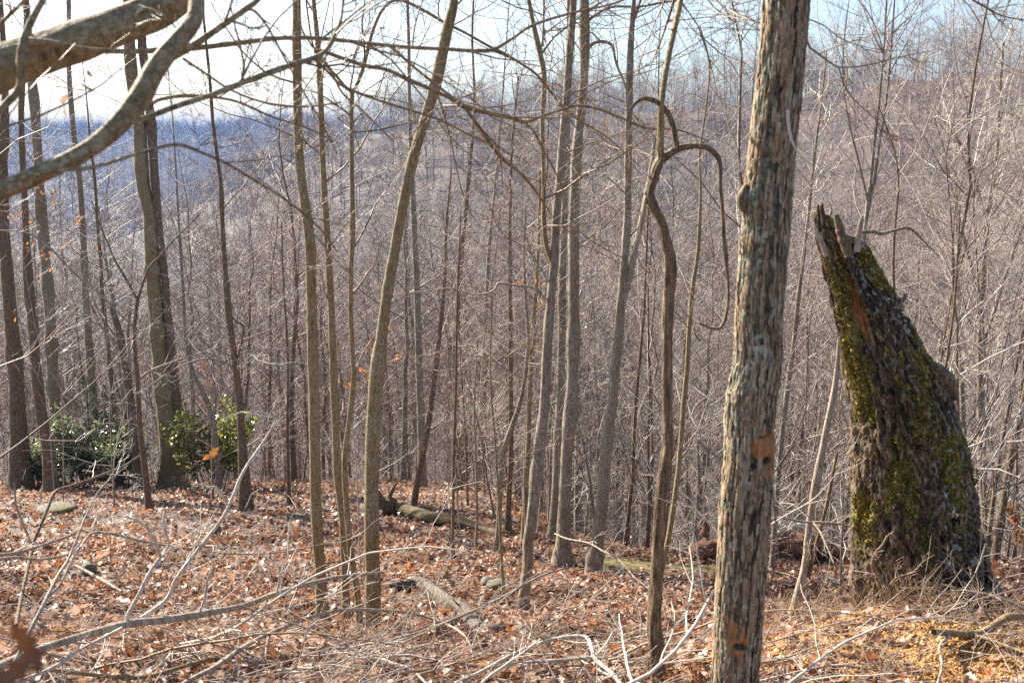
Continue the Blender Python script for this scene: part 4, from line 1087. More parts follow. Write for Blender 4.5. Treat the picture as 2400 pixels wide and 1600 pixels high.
    bough('bough', [(-40, 290, 20, 1.95), (0, 257, 19, 1.97), (21, 236, 18, 1.98), (48, 205, 18, 2.0), (46, 143, 18, 2.0), (54, 100, 18, 2.02), (71, 54, 17, 2.04), (100, 0, 15, 2.06), (130, -80, 12, 2.1)], S=10, first=(-2.32, 1.72, 1.5), nk=3)
    bough('bough', [(-40, 90, 9, 2.3), (0, 57, 9, 2.3), (36, 21, 8, 2.3), (64, -5, 8, 2.3), (110, -60, 6, 2.3)], S=7, first=(-2.32, 1.73, 2.0), nk=3)
    bough('bough', [(560, 30, 8, 2.3), (594, 25, 7, 2.4), (625, 60, 6, 2.45), (650, 105, 6, 2.5), (680, 160, 5, 2.55), (720, 230, 4, 2.6), (760, 300, 4, 2.7), (790, 360, 3, 2.8)], S=6, nk=6, kr=.25)
    bough('bough', [(430, 138, 7, 2.3), (500, 185, 6, 2.4), (530, 205, 5, 2.5), (580, 228, 5, 2.6), (640, 245, 5, 2.7), (720, 250, 4, 2.9), (800, 240, 3, 3.1)], S=6, nk=8, kr=.25)
    bough('bough', [(345, 250, 9, 2.4), (370, 235, 9, 2.4), (430, 225, 9, 2.5), (500, 228, 7, 2.6), (560, 240, 6, 2.7), (640, 275, 5, 2.8), (720, 300, 4, 2.9), (780, 330, 3, 3.0)], S=7, nk=8, kr=.28)
    bough('bough', [(700, -40, 6, 2.7), (705, 60, 5, 2.8), (730, 105, 5, 2.9), (770, 155, 5, 3.0), (800, 215, 5, 3.1), (850, 260, 4, 3.3), (920, 330, 3, 3.5)], S=6, nk=6, kr=.22)
    obj('crown', tw.mesh('crown', M['twig_near'], origin=base), root)
    # a few dead leaves still hanging on the twigs
    for (px, py, y, s) in [(150, 232, 2.3, .035), (205, 205, 2.5, .035), (212, 175, 2.5, .03), (152, 258, 2.3, .03), (896, 65, 2.9, .028), (925, 180, 2.9, .022), (1740, 165, 3.6, .03)]:
        leaf_piece(at(px, py, y), s, rng, 'leaf', root, base)

# ------------------------------------------------------------------ leaves
def leaf_template(kind, rng):
    """outline with a midrib, folded and curled; unit length along x"""
    if kind == 0:   # lobed oak
        xs = [0, .12, .25, .36, .48, .6, .72, .84, .94, 1.0]
        ws = [.02, .10, .24, .12, .30, .15, .27, .12, .12, 0]
    elif kind == 1:  # plain oval
        xs = [0, .2, .5, .8, 1.0]
        ws = [.02, .2, .27, .17, 0]
    else:           # beech-like small
        xs = [0, .3, .65, 1.0]
        ws = [.02, .23, .22, 0]
    xs = np.array(xs); ws = np.array(ws)
    c = rng.uniform(-.5, .9); f = rng.uniform(-.2, .7); tw = rng.uniform(-.8, .8)
    mid = np.stack([xs, 0 * xs, c * (xs - .5) ** 2], -1)
    def side(s):
        ang = f + tw * (xs - .5)
        return np.stack([xs, s * ws * np.cos(ang), c * (xs - .5) ** 2 + ws * np.sin(ang + s * tw * .3) + .05 * np.sin(xs * 9 + s)], -1)
    V = np.concatenate([side(1), mid, side(-1)])
    V[:, 0] -= .5; V[:, 2] -= V[:, 2].mean()
    n = len(xs)
    q = []
    for i in range(n - 1):
        q += [(i, n + i, n + i + 1, i + 1), (n + i, 2 * n + i, 2 * n + i + 1, n + i + 1)]
    return V, np.array(q)
_lr = np.random.default_rng(91)
LEAF0 = [leaf_template(0, _lr) for _ in range(8)]
LEAF1 = [leaf_template(1, _lr) for _ in range(8)]
LEAF2 = [leaf_template(2, _lr) for _ in range(8)]
_leaf_mesh = {}

def rotm(a, b, c):
    ca, sa, cb, sb, cc, sc_ = np.cos(a), np.sin(a), np.cos(b), np.sin(b), np.cos(c), np.sin(c)
    return np.stack([np.stack([ca * cb, ca * sb * sc_ - sa * cc, ca * sb * cc + sa * sc_], -1),
                     np.stack([sa * cb, sa * sb * sc_ + ca * cc, sa * sb * cc - ca * sc_], -1),
                     np.stack([-sb, cb * sc_, cb * cc], -1)], -2)

def leaf_piece(p, size, rng, mat, parent, base, flat=False, name='leaf', label=None):
    k = (int(rng.integers(0, 8)), mat)
    if k not in _leaf_mesh:
        mb = MB(); mb.add(*LEAF0[k[0]]); _leaf_mesh[k] = mb.mesh('leaf', M[mat])
    o = obj(name, _leaf_mesh[k], parent, tuple(np.asarray(p) - base))
    o.scale = (size,) * 3
    o.rotation_euler = (rng.normal(0, .35), rng.normal(0, .35), rng.uniform(0, 6.28)) if flat else tuple(rng.uniform(0, 6.28, 3))
    if label: o['label'] = label
    return o

def leaf_batch(mb, templates, P, size, rng, tilt=.35, slope=True):
    n = len(P)
    which = rng.integers(0, len(templates), n)
    for w in range(len(templates)):
        idx = np.where(which == w)[0]
        if not len(idx): continue
        V, q = templates[w]
        yaw = rng.uniform(0, 2 * PI, len(idx))
        A = rotm(yaw, rng.normal(0, tilt, len(idx)), rng.normal(0, tilt, len(idx)))
        X = np.einsum('nij,vj->nvi', A, V) * size[idx][:, None, None]
        if slope:
            e = .15
            hx = (H(P[idx, 0] + e, P[idx, 1]) - H(P[idx, 0] - e, P[idx, 1])) / (2 * e)
            hy = (H(P[idx, 0], P[idx, 1] + e) - H(P[idx, 0], P[idx, 1] - e)) / (2 * e)
            X[..., 2] += X[..., 0] * hx[:, None] + X[..., 1] * hy[:, None]
        X = X + P[idx][:, None, :]
        m = len(V)
        F_ = (q[None] + (np.arange(len(idx)) * m)[:, None, None]).reshape(-1, 4)
        mb.add(X.reshape(-1, 3), F_)

near_tree()

def leaf_litter():
    rng = np.random.default_rng(17)
    def spots(n, r0, r1, half=32, pw=1.0):
        a = np.radians(rng.uniform(-half, half, n))
        r = (rng.uniform(0, 1, n) * (r1 ** pw - r0 ** pw) + r0 ** pw) ** (1 / pw)
        x = r * np.sin(a); y = r * np.cos(a)
        return x, y
    def soilfade(x, y):
        return np.clip(1.3 * np.exp(-((x - 1.95) / 1.15) ** 2 - ((y - 4.0) / .85) ** 2), 0, 1)
    mp = [ground_at(1500, 1322), ground_at(1620, 1335), ground_at(1180, 1140)]
    def mossy(x, y):
        return np.clip(1.3 * np.max([np.exp(-((x - p[0]) ** 2 + (y - p[1]) ** 2) / w ** 2) for p, w in zip(mp, (.7, .6, .7))], axis=0), 0, .95)
    for (n, r0, r1, pw, tmpl, s, tl) in [(14000, 2.6, 6.5, 1.4, LEAF0, (.035, .115), .65), (32000, 6, 13, 1.4, LEAF1, (.04, .12), .68), (30000, 12, 28, 1.3, LEAF2, (.07, .15), .65)]:
        mb = MB()
        x, y = spots(n, r0, r1, pw=pw)
        k = rng.uniform(0, 1, n) > np.maximum(soilfade(x, y) * .93, mossy(x, y))
        x, y = x[k], y[k]
        gap = fbm2(x * 1.3 + 11, y * 1.3, 4)
        k = rng.uniform(0, 1, len(x)) < np.clip(1.15 + 3.2 * gap, .25, 1)
        x, y = x[k], y[k]
        z = H(x, y) + .008 + np.abs(rng.normal(0, .026, len(x)))
        leaf_batch(mb, tmpl, np.stack([x, y, z], -1), rng.uniform(*s, len(x)), rng, tl)
        tag(obj('fallen_leaves', mb.mesh('fallen_leaves', M['leaf'], False)), 'dry tan and rust oak leaves covering the slope', kind='stuff')
    # the largest leaves in view, one by one
    x, y = spots(900, 2.7, 4.9, 29)
    k = np.where(rng.uniform(0, 1, 900) > soilfade(x, y) * .8)[0][:300]
    x, y = x[k], y[k]
    z = H(x, y) + .03
    for i in range(300):
        o = leaf_piece((x[i], y[i], z[i]), rng.uniform(.075, .125), rng, 'leaf', ground, np.zeros(3), True)
leaf_litter()

def twig_litter():
    rng = np.random.default_rng(71)
    n = 3800
    a = np.radians(rng.uniform(-31, 31, n)); r = 2.7 + 10.5 * rng.uniform(0, 1, n) ** 1.3
    x, y = r * np.sin(a), r * np.cos(a)
    P = np.stack([x, y, H(x, y) + rng.uniform(.01, .05, n)], -1)
    e = .15; yaw = rng.normal(.35, .9, n)
    D = np.stack([np.cos(yaw), np.sin(yaw), 0 * yaw], -1)
    D[:, 2] = ((H(x + D[:, 0] * e, y + D[:, 1] * e) - H(x - D[:, 0] * e, y - D[:, 1] * e)) / (2 * e)) + rng.normal(.03, .12, n)
    p, rd = grow(rng, P, D, rng.uniform(.08, .45, n), rng.uniform(.0012, .0035, n), 6, .13, -.02, .4, .04)
    mb = MB(); tubes(mb, p, rd, 3)
    b, rb = grow(rng, *kids(rng, p, rd, 1, .3, (25, 60), .45, .7, .001), 4, .14, 0, .5); tubes(mb, b, rb, 3)
    tag(obj('twig_litter', mb.mesh('twig_litter', M['twig'])), 'fine broken twigs littering the leaf covered slope', kind='stuff')
twig_litter()

def gravel():
    rng = np.random.default_rng(23)
    ico = []
    for q in range(6):
        v = np.array([[1, 0, 0], [-1, 0, 0], [0, 1, 0], [0, -1, 0], [0, 0, .8], [0, 0, -.8], [.6, .6, .4], [-.6, .6, -.4]]) * (1 + rng.normal(0, .22, (8, 3)))
        v = v[:6]
        f = np.array([[0, 2, 4], [2, 1, 4], [1, 3, 4], [3, 0, 4], [2, 0, 5], [1, 2, 5], [3, 1, 5], [0, 3, 5]])
        ico.append((v, f))
    m, n_, l, b, o = newmat('ochre_clods')
    g = n_.new('ShaderNodeNewGeometry')
    l.new(ramp(n_, l, g.outputs['Random Per Island'], [(0, (.11, .048, .014)), (.4, (.29, .14, .034)), (.75, (.43, .235, .07)), (1, (.48, .33, .17))]), b.inputs['Base Color'])
    b.inputs['Roughness'].default_value = .85
    n = 26000
    x = rng.normal(2.0, .85, n); y = rng.normal(4.0, .55, n)
    k = (y > 2.7)
    x, y = x[k], y[k]
    s = .003 + .020 * rng.beta(1, 6, len(x))
    mb = MB()
    wh = rng.integers(0, 6, len(x))
    for w in range(6):
        i = np.where(wh == w)[0]
        V, f = ico[w]
        A = rotm(*rng.uniform(0, 6.28, (3, len(i))))
        X = np.einsum('nij,vj->nvi', A, V) * s[i][:, None, None] + np.stack([x[i], y[i], H(x[i], y[i]) + s[i] * .3], -1)[:, None]
        mb.add(X.reshape(-1, 3), (f[None] + (np.arange(len(i)) * 6)[:, None, None]).reshape(-1, 3))
    tag(obj('gravel', mb.mesh('gravel', m, False)), 'crumbly orange soil and small clods on the dug mound', kind='stuff')
gravel()

# ------------------------------------------------------------------ fallen branches near the camera
def fallen(name, label, parts, cat='branch', group=None, mat='dead', twigs=0, kr=.3, seed=0, tmat='twig_pale', S=8, ty=4, parent_kids=None):
    """parts: list of (part name, [(px,py,width,Y)...], material)"""
    rng = np.random.default_rng(seed + 900)
    curves = []
    for nm, tr, mt in parts:
        q = np.array([[*at(a[0], a[1], a[3]), a[2] / 2 * px_size(at(a[0], a[1], a[3]))] for a in tr])
        q = resample(q, max(14, 6 * len(q)))
        q[:, 3] = np.maximum(q[:, 3], .0012)
        n = len(q)
        q[:, 3] *= 1 + .12 * (vnoise2(np.arange(n) * .8 + seed, np.full(n, seed * 1.7)) - .5)
        gz = H(q[:, 0], q[:, 1])
        q[:, 2] = np.maximum(q[:, 2], gz + q[:, 3] * .5)
        curves.append((nm, q, mt))
    base = curves[0][1][0, :3].copy()
    root = thing(name, label, cat, tuple(base), group)
    for nm, q, mt in curves:
        mb = MB(); tubes(mb, q[None, :, :3], q[None, :, 3], S)
        obj(nm, mb.mesh(nm, M[mt], origin=base), root)
    if twigs:
        mb = MB()
        for nm, q, mt in curves:
            b1, r1 = grow(rng, *kids(rng, q[None, :, :3], np.minimum(q[None, :, 3], .006), twigs, .15, (25, 60), kr, .5, .0016), 6, .16, .03, .35, .1)
            tubes(mb, b1, r1, 4)
            b2, r2 = grow(rng, *kids(rng, b1, r1, ty, .2, (25, 60), .5, .7, .0013), 4, .2, .02, .5, .12)
            tubes(mb, b2, r2, 3)
        tag(obj('twigs', mb.mesh('twigs', M[tmat], origin=base), root), kind='stuff')
    return root

fallen('fallen_branch', 'long pale fallen bough arching across the lower left with whitish upright prongs', [
    ('bough', [(-60, 1585, 24, 3.0), (0, 1560, 22, 3.1), (71, 1529, 21, 3.25), (179, 1494, 20, 3.45), (304, 1461, 20, 3.7), (393, 1451, 19, 3.85), (500, 1433, 17, 4.1), (571, 1419, 15, 4.3), (643, 1392, 13, 4.5), (732, 1365, 11, 4.8), (800, 1351, 9, 5.0), (900, 1340, 6, 5.3)], 'dead'),
    ('prong', [(329, 1449, 11, 3.8), (360, 1428, 10, 3.85), (393, 1401, 10, 3.9), (414, 1354, 9, 3.9), (457, 1297, 9, 4.0), (518, 1219, 8, 4.0), (539, 1179, 8, 4.0), (571, 1104, 7, 4.05), (614, 1040, 6, 4.1), (646, 982, 4, 4.1), (625, 970, 3, 4.1), (598, 962, 2, 4.1)], 'lightened'),
    ('prong', [(296, 1455, 11, 3.7), (302, 1435, 10, 3.7), (321, 1401, 9, 3.7), (354, 1336, 9, 3.75), (382, 1297, 8, 3.8), (396, 1276, 8, 3.8), (389, 1251, 7, 3.8), (382, 1226, 7, 3.8), (387, 1197, 5, 3.8)], 'lightened'),
    ('prong', [(376, 1303, 7, 3.78), (366, 1270, 7, 3.75), (357, 1250, 7, 3.75), (332, 1226, 6, 3.7), (296, 1210, 5, 3.7), (264, 1211, 3, 3.7), (230, 1225, 2, 3.7)], 'lightened'),
    ('prong', [(466, 1440, 6, 4.0), (480, 1400, 6, 4.0), (486, 1360, 5, 4.0), (500, 1322, 5, 4.0), (492, 1305, 4, 4.0), (486, 1290, 2, 4.0)], 'lightened'),
    ('prong', [(535, 1184, 4, 4.0), (520, 1160, 4, 4.0), (508, 1142, 4, 3.95), (480, 1138, 3, 3.95), (450, 1130, 2, 3.9)], 'lightened'),
    ('prong', [(648, 1392, 5, 4.5), (655, 1350, 5, 4.5), (650, 1325, 4, 4.5), (620, 1305, 3, 4.5), (600, 1280, 3, 4.5), (590, 1250, 2, 4.5)], 'lightened'),
    ('prong', [(285, 1472, 9, 3.6), (250, 1490, 8, 3.5), (190, 1520, 8, 3.4), (130, 1560, 9, 3.3), (60, 1590, 9, 3.2), (0, 1610, 8, 3.1)], 'lightened')], twigs=6, kr=.22, seed=1)
fallen('fallen_branch', 'smooth grey limb curving along the bottom edge left of the olive stems', [
    ('bough', [(-20, 1595, 10, 3.1), (60, 1565, 10, 3.2), (107, 1568, 10, 3.3), (179, 1576, 10, 3.4), (268, 1585, 10, 3.5), (339, 1586, 10, 3.6), (429, 1561, 10, 3.8), (500, 1540, 9, 4.0), (560, 1525, 7, 4.2), (640, 1500, 4, 4.4)], 'mottled')], twigs=5, seed=2)
fallen('fallen_branch', 'brown stick rising from the bottom edge to the feet of the olive stems', [
    ('bough', [(400, 1620, 12, 3.4), (450, 1590, 12, 3.5), (500, 1565, 12, 3.6), (571, 1515, 11, 3.9), (636, 1482, 10, 4.2), (714, 1451, 9, 4.5), (800, 1429, 9, 4.8), (871, 1429, 8, 5.0), (961, 1436, 7, 5.1), (1032, 1456, 6, 5.1), (1090, 1490, 5, 4.8), (1110, 1540, 4, 4.5)], 'dead'),
    ('prong', [(632, 1484, 6, 4.2), (624, 1520, 6, 4.1), (622, 1560, 5, 4.0), (620, 1600, 5, 3.9)], 'dead')], twigs=6, seed=3, kr=.22)
fallen('fallen_branch', 'thin grey rod slanting up to the right over the split log', [
    ('bough', [(770, 1575, 7, 4.2), (800, 1558, 7, 4.3), (907, 1501, 7, 4.7), (979, 1483, 7, 4.9), (1050, 1456, 7, 5.1), (1121, 1426, 6, 5.3), (1193, 1390, 6, 5.6), (1264, 1351, 5, 5.9), (1329, 1329, 4, 6.2)], 'dead')], twigs=6, seed=4, kr=.2)
fallen('fallen_branch', 'white bent stick with a sharp elbow at the bottom middle', [
    ('bough', [(1010, 1640, 8, 3.5), (1068, 1600, 8, 3.7), (1121, 1576, 8, 3.8), (1211, 1529, 9, 4.0), (1300, 1497, 9, 4.2), (1371, 1492, 10, 4.25), (1386, 1515, 10, 4.15), (1393, 1540, 10, 4.05), (1425, 1569, 10, 3.9), (1454, 1600, 10, 3.7), (1480, 1640, 10, 3.5)], 'lightened'),
    ('prong', [(1157, 1572, 6, 3.85), (1211, 1554, 7, 3.95), (1300, 1547, 8, 4.0), (1389, 1540, 8, 4.05)], 'lightened'),
    ('prong', [(1390, 1542, 5, 4.05), (1420, 1510, 5, 4.1), (1438, 1480, 4, 4.15), (1470, 1465, 2, 4.2)], 'lightened')], twigs=5, seed=5, kr=.2, tmat='twig_pale')
fallen('fallen_branch', 'forked grey branch with a sawn looking end lying on the orange mound', [
    ('bough', [(2188, 1480, 17, 3.75), (2225, 1482, 19, 3.78), (2279, 1486, 19, 3.8), (2310, 1478, 18, 3.85), (2340, 1458, 18, 3.9), (2368, 1444, 19, 3.95), (2420, 1446, 18, 4.0), (2500, 1440, 16, 4.1)], 'mottled'),
    ('prong', [(2275, 1486, 10, 3.8), (2310, 1495, 9, 3.75), (2350, 1510, 9, 3.7), (2420, 1535, 7, 3.6)], 'mottled'),
    ('prong', [(2226, 1490, 8, 3.76), (2210, 1503, 8, 3.7), (2202, 1520, 8, 3.6), (2208, 1560, 7, 3.5), (2195, 1610, 6, 3.4)], 'dead')], twigs=3, seed=6, kr=.2, tmat='twig_red')
fallen('fallen_branch', 'dark forked branch angling over the leaves at the far left', [
    ('bough', [(75, 1278, 8, 4.5), (95, 1230, 8, 4.6), (112, 1190, 8, 4.7), (130, 1152, 8, 4.8), (170, 1138, 8, 4.9), (214, 1122, 7, 5.0), (255, 1106, 6, 5.1), (293, 1090, 5, 5.2), (330, 1065, 3, 5.3)], 'brown'),
    ('prong', [(75, 1278, 6, 4.5), (55, 1230, 5, 4.5), (38, 1183, 5, 4.5), (33, 1129, 4, 4.5)], 'dead'),
    ('prong', [(75, 1278, 7, 4.5), (65, 1330, 8, 4.3), (50, 1400, 9, 4.1), (38, 1465, 10, 3.9)], 'brown')], twigs=5, seed=7, kr=.3)
fallen('fallen_branch', 'pale rod slanting across the far left above the bough', [
    ('bough', [(30, 1560, 10, 2.9), (75, 1470, 10, 3.0), (110, 1400, 9, 3.1), (135, 1350, 8, 3.2), (160, 1310, 7, 3.3), (185, 1250, 6, 3.4), (205, 1200, 4, 3.5), (240, 1140, 3, 3.6), (300, 1090, 2, 3.7)], 'dead'),
    ('prong', [(108, 1402, 6, 3.1), (140, 1370, 5, 3.15), (160, 1330, 5, 3.2), (186, 1280, 3, 3.3)], 'dead'),
    ('prong', [(-20, 1300, 7, 3.2), (30, 1296, 7, 3.3), (71, 1286, 7, 3.35), (143, 1262, 6, 3.4), (178, 1248, 5, 3.42)], 'dead')], twigs=6, seed=8, kr=.3)
fallen('fallen_branch', 'long thin springy wand crossing the leaf slope below the bench', [
    ('bough', [(-10, 1310, 7, 3.6), (40, 1306, 7, 3.7), (100, 1310, 6, 3.8), (179, 1290, 6, 4.0), (214, 1250, 6, 4.2), (260, 1250, 6, 4.3), (321, 1265, 6, 4.4), (390, 1278, 6, 4.6), (464, 1288, 5, 4.8), (536, 1297, 5, 5.0), (643, 1295, 4, 5.2), (750, 1276, 3, 5.4), (830, 1250, 2, 5.6)], 'dead')], twigs=6, seed=9, kr=.22)
fallen('fallen_branch', 'short grey stick leaning by the lowest left bough', [
    ('bough', [(178, 1325, 6, 4.6), (215, 1345, 8, 4.5), (250, 1365, 8, 4.4), (285, 1385, 6, 4.3)], 'dead')], seed=10)
fallen('fallen_branch', 'thin white wand arching over the slope right of the mossy stone', [
    ('bough', [(1300, 1250, 3, 7.0), (1330, 1262, 4, 6.8), (1380, 1272, 4, 6.6), (1412, 1290, 4, 6.4), (1450, 1310, 4, 6.2), (1490, 1355, 4, 6.0), (1520, 1380, 3, 5.9), (1540, 1420, 3, 5.8)], 'dead')], twigs=4, seed=11, kr=.2)
fallen('fallen_branch', 'twisted brown dead shoot on the orange mound before the snag', [
    ('bough', [(2092, 1405, 8, 4.25), (2085, 1375, 8, 4.25), (2060, 1350, 9, 4.25), (2045, 1325, 9, 4.2), (2050, 1300, 8, 4.2), (2070, 1275, 7, 4.2), (2080, 1255, 6, 4.2)], 'brown'),
    ('prong', [(2082, 1378, 6, 4.25), (2100, 1355, 5, 4.25), (2140, 1340, 4, 4.25), (2165, 1315, 3, 4.25), (2190, 1300, 2, 4.25)], 'brown')], twigs=5, seed=12, tmat='twig_red', kr=.3)
fallen('fallen_branch', 'springy reddish canes bent over the foot of the snag', [
    ('cane', [(2420, 1450, 5, 4.0), (2340, 1405, 5, 4.1), (2270, 1385, 5, 4.15), (2200, 1368, 4, 4.2), (2130, 1362, 3, 4.2)], 'brown'),
    ('cane', [(2330, 1465, 7, 4.0), (2305, 1425, 6, 4.05), (2300, 1395, 5, 4.1), (2275, 1350, 4, 4.15), (2240, 1315, 3, 4.2), (2190, 1280, 2, 4.2)], 'brown'),
    ('cane', [(2420, 1430, 5, 4.1), (2350, 1400, 4, 4.15), (2290, 1385, 4, 4.2), (2250, 1384, 3, 4.2), (2226, 1400, 2, 4.2), (2224, 1412, 2, 4.2)], 'brown'),
    ('cane', [(2420, 1300, 4, 4.4), (2350, 1260, 4, 4.5), (2300, 1225, 3, 4.5), (2260, 1206, 3, 4.5), (2235, 1205, 2, 4.5)], 'brown')], twigs=4, seed=13, tmat='twig_red', kr=.25)
fallen('fallen_branch', 'grey bent bough hooking over between the big trunk and the snag', [
    ('bough', [(1795, 1219, 6, 5.6), (1830, 1213, 6, 5.6), (1880, 1222, 6, 5.6), (1940, 1225, 6, 5.6), (1990, 1232, 5, 5.6), (2030, 1255, 5, 5.5), (2080, 1280, 4, 5.3)], 'dead'),
    ('prong', [(1905, 1222, 5, 5.6), (1925, 1250, 5, 5.5), (1940, 1285, 4, 5.4), (1955, 1320, 3, 5.3)], 'dead')], twigs=5, seed=14)

# thin sticks lying everywhere over the litter
def sticks():
    rng = np.random.default_rng(41)
    kinds = []; lens_ = []
    for q in range(14):
        L = rng.uniform(.5, 1.7); lens_.append(L)
        p, r = grow(rng, np.zeros((1, 3)), np.array([[1., 0, .12]]), np.array([L]), np.array([rng.uniform(.004, .010)]), 12, .10, -.015, .3, .03)
        mb = MB(); tubes(mb, p, r, 5)
        b, rb = grow(rng, *kids(rng, p, r, 5, .2, (25, 60), .35, .6, .002), 6, .14, .01, .4, .06); tubes(mb, b, rb, 4)
        b2, rb2 = grow(rng, *kids(rng, b, rb, 3, .2, (25, 60), .5, .7, .0015), 4, .16, .01, .5, .06); tubes(mb, b2, rb2, 3)
        kinds.append(mb.mesh('stick', M[['twig_pale', 'twig', 'dead', 'twig_near', 'twig_red'][q % 5]]))
    hue = ['pale', 'grey', 'weathered', 'brown', 'reddish']
    zones = [(85, -2.0, .9, 2.9, 4.6, 1.0, 'in the brush pile along the bottom edge'), (30, -4.0, -.6, 4.6, 8, .7, 'on the leaves at lower left'), (35, -1.5, 1.5, 7, 13, .6, 'on the leaf slope round the olive stems'), (30, .9, 3.2, 5.5, 10, .7, 'among the leaves behind the big trunk'), (12, 1.2, 2.6, 3.2, 4.6, .5, 'on the orange mound')]
    for cnt, xa, xb, ya, yb, sc_, where in zones:
        for q in range(cnt):
            y = rng.uniform(ya, yb); x = rng.uniform(xa, xb)
            kd = int(rng.integers(14)); s_ = sc_ * rng.uniform(.7, 1.1)
            ln = 'short' if s_ * lens_[kd] < .6 else ('long' if s_ * lens_[kd] > 1.15 else 'thin')
            lab = '%s %s dead stick %s' % (ln, hue[kd % 5], where)
            o = tag(obj('stick', kinds[kd]), lab, 'stick', 'dead sticks ' + where)
            e = .3
            hx = float(H(x + e, y) - H(x - e, y)) / (2 * e); hy = float(H(x, y + e) - H(x, y - e)) / (2 * e)
            o.location = (x, y, float(H(x, y)) + rng.uniform(.01, .06))
            yaw = rng.normal(.35, .5) + (PI if rng.random() < .5 else 0)
            g = hx * math.cos(yaw) + hy * math.sin(yaw)
            from mathutils import Euler
            o.rotation_mode = 'XYZ'
            o.rotation_euler = (rng.uniform(-.6, .6), -math.atan(g) + rng.normal(0, .06), yaw)
            o.scale = (s_,) * 3
sticks()

# the two dead leaves caught up in the brush
_rl = np.random.default_rng(3)
def hung_leaf(label, P, size, mat, rot):
    mb = MB(); V, q = LEAF0[3]; V = V.copy(); V[:, 1] *= .75; V[:, 2] += .9 * V[:, 1] ** 2 * 2 + .25 * V[:, 0] ** 2; mb.add(V, q)
    pt = resample(np.array([[-.48, 0, .02], [-.8, .05, .10], [-1.3, .0, .22]]), 8); tubes(mb, pt[None], np.full((1, 8), .012), 5)
    o = tag(obj('dead_leaf', mb.mesh('dead_leaf', M[mat])), label, 'leaf')
    o.location = tuple(P); o.scale = (size,) * 3; o.rotation_euler = rot
hung_leaf('bright orange dead leaf caught on a twig above the leaf slope', at(497, 1064, 4.2), .085, 'leaf_orange', (.9, -.55, .35))
hung_leaf('blurred brown curled leaf close by at the lower left corner', at(62, 1510, .8), .05, 'leaf_brown', (1.35, 1.2, .35))
hung_leaf('blurred russet leaf tip at the very bottom left corner', at(15, 1590, .75), .05, 'leaf_brown', (.9, -.5, .5))

# ------------------------------------------------------------------ logs and stones
def log(name, label, tr, mat, sides=20, jag=.16, extra=None, seed=1, cat='log'):
    q = np.array([[*at(a[0], a[1], a[3]), a[2] / 2 * px_size(at(a[0], a[1], a[3]))] for a in tr])
    n = 70
    q = resample(q, n)
    gz = H(q[:, 0], q[:, 1])
    q[:, 2] = np.clip(q[:, 2], gz + q[:, 3] * .9 + .02, gz + q[:, 3] * 1.2)
    base = q[0, :3].copy()
    root = thing(name, label, cat, tuple(base))
    mb = MB(); tubes(mb, q[None, :, :3], q[None, :, 3], sides)
    V = mb.v[0].reshape(n, sides, 3)
    c = q[:, None, :3]
    a = np.arange(sides)[None, :] * 2 * PI / sides
    k = vnoise3(np.cos(a) * 2.4 + seed, np.sin(a) * 2.4, np.arange(n)[:, None] * .16) - .5
    k2 = vnoise3(np.cos(a) * 6 + seed, np.sin(a) * 6, np.arange(n)[:, None] * .5) - .5
    mb.v[0] = (c + (V - c) * (1 + jag * 2 * k + jag * k2)[..., None]).reshape(-1, 3)
    e0 = len(mb.v[0])
    mb.v.append(q[[0, -1], :3]); mb.n += 2
    j = np.arange(sides)
    mb.f.append(np.stack([np.full(sides, e0), (j + 1) % sides, j], -1))
    mb.f.append(np.stack([np.full(sides, e0 + 1), (n - 1) * sides + j, (n - 1) * sides + (j + 1) % sides], -1))
    obj('log', mb.mesh('log', M[mat], origin=base), root)
    rng = np.random.default_rng(seed)
    for nm, t2, mt in (extra or []):
        p = np.array([[*at(a_[0], a_[1], a_[3]), a_[2] / 2 * px_size(at(a_[0], a_[1], a_[3]))] for a_ in t2])
        p = resample(p, 16); p[:, 3] = np.maximum(p[:, 3], .003) * (1 + rng.normal(0, .1, 16))
        m2 = MB(); tubes(m2, p[None, :, :3], p[None, :, 3], 7)
        obj(nm, m2.mesh(nm, M[mt], origin=base), root)
    return root
gy = lambda x, y: float(ground_at(x, y)[1])
M['mossy'] = bark('mossy_log_bark', (.035, .021, .011), (.095, .058, .028), (.17, .115, .055), (.17, .14, .02), amt=.52, scale=30, stretch=1)
M['rot'] = bark('red_rotten_wood', (.045, .016, .009), (.15, .06, .03), (.28, .14, .08), (.36, .31, .27), amt=.56, scale=40, stretch=1)
y1, y2, y3 = gy(905, 1205), gy(1040, 1235), gy(1195, 1262)
log('fallen_log', 'brown mossy fallen log with its torn root end behind the leaning olive trunk',
    [(905, 1183, 42, y1), (935, 1194, 34, y1), (985, 1206, 30, (y1 + y2) / 2), (1050, 1217, 28, y2), (1121, 1232, 22, (y2 + y3) / 2), (1170, 1244, 20, y3), (1200, 1253, 14, y3)], 'mossy', extra=[
        ('root', [(905, 1190, 20, y1), (892, 1165, 16, y1), (884, 1150, 9, y1), (876, 1142, 4, y1)], 'brown'), ('root', [(905, 1190, 18, y1), (890, 1185, 14, y1), (872, 1172, 9, y1), (850, 1168, 4, y1)], 'brown'),
        ('root', [(905, 1195, 16, y1), (895, 1210, 14, y1), (886, 1225, 12, y1), (880, 1236, 6, y1)], 'brown'), ('root', [(910, 1185, 14, y1), (914, 1160, 11, y1), (924, 1140, 7, y1), (930, 1130, 3, y1)], 'brown'),
        ('branch', [(1010, 1222, 14, y1), (970, 1224, 14, y1), (930, 1220, 12, y1), (890, 1232, 10, y1)], 'mossy')], seed=4)
y1, y2, y3 = gy(930, 1385), gy(1090, 1452), gy(1300, 1520)
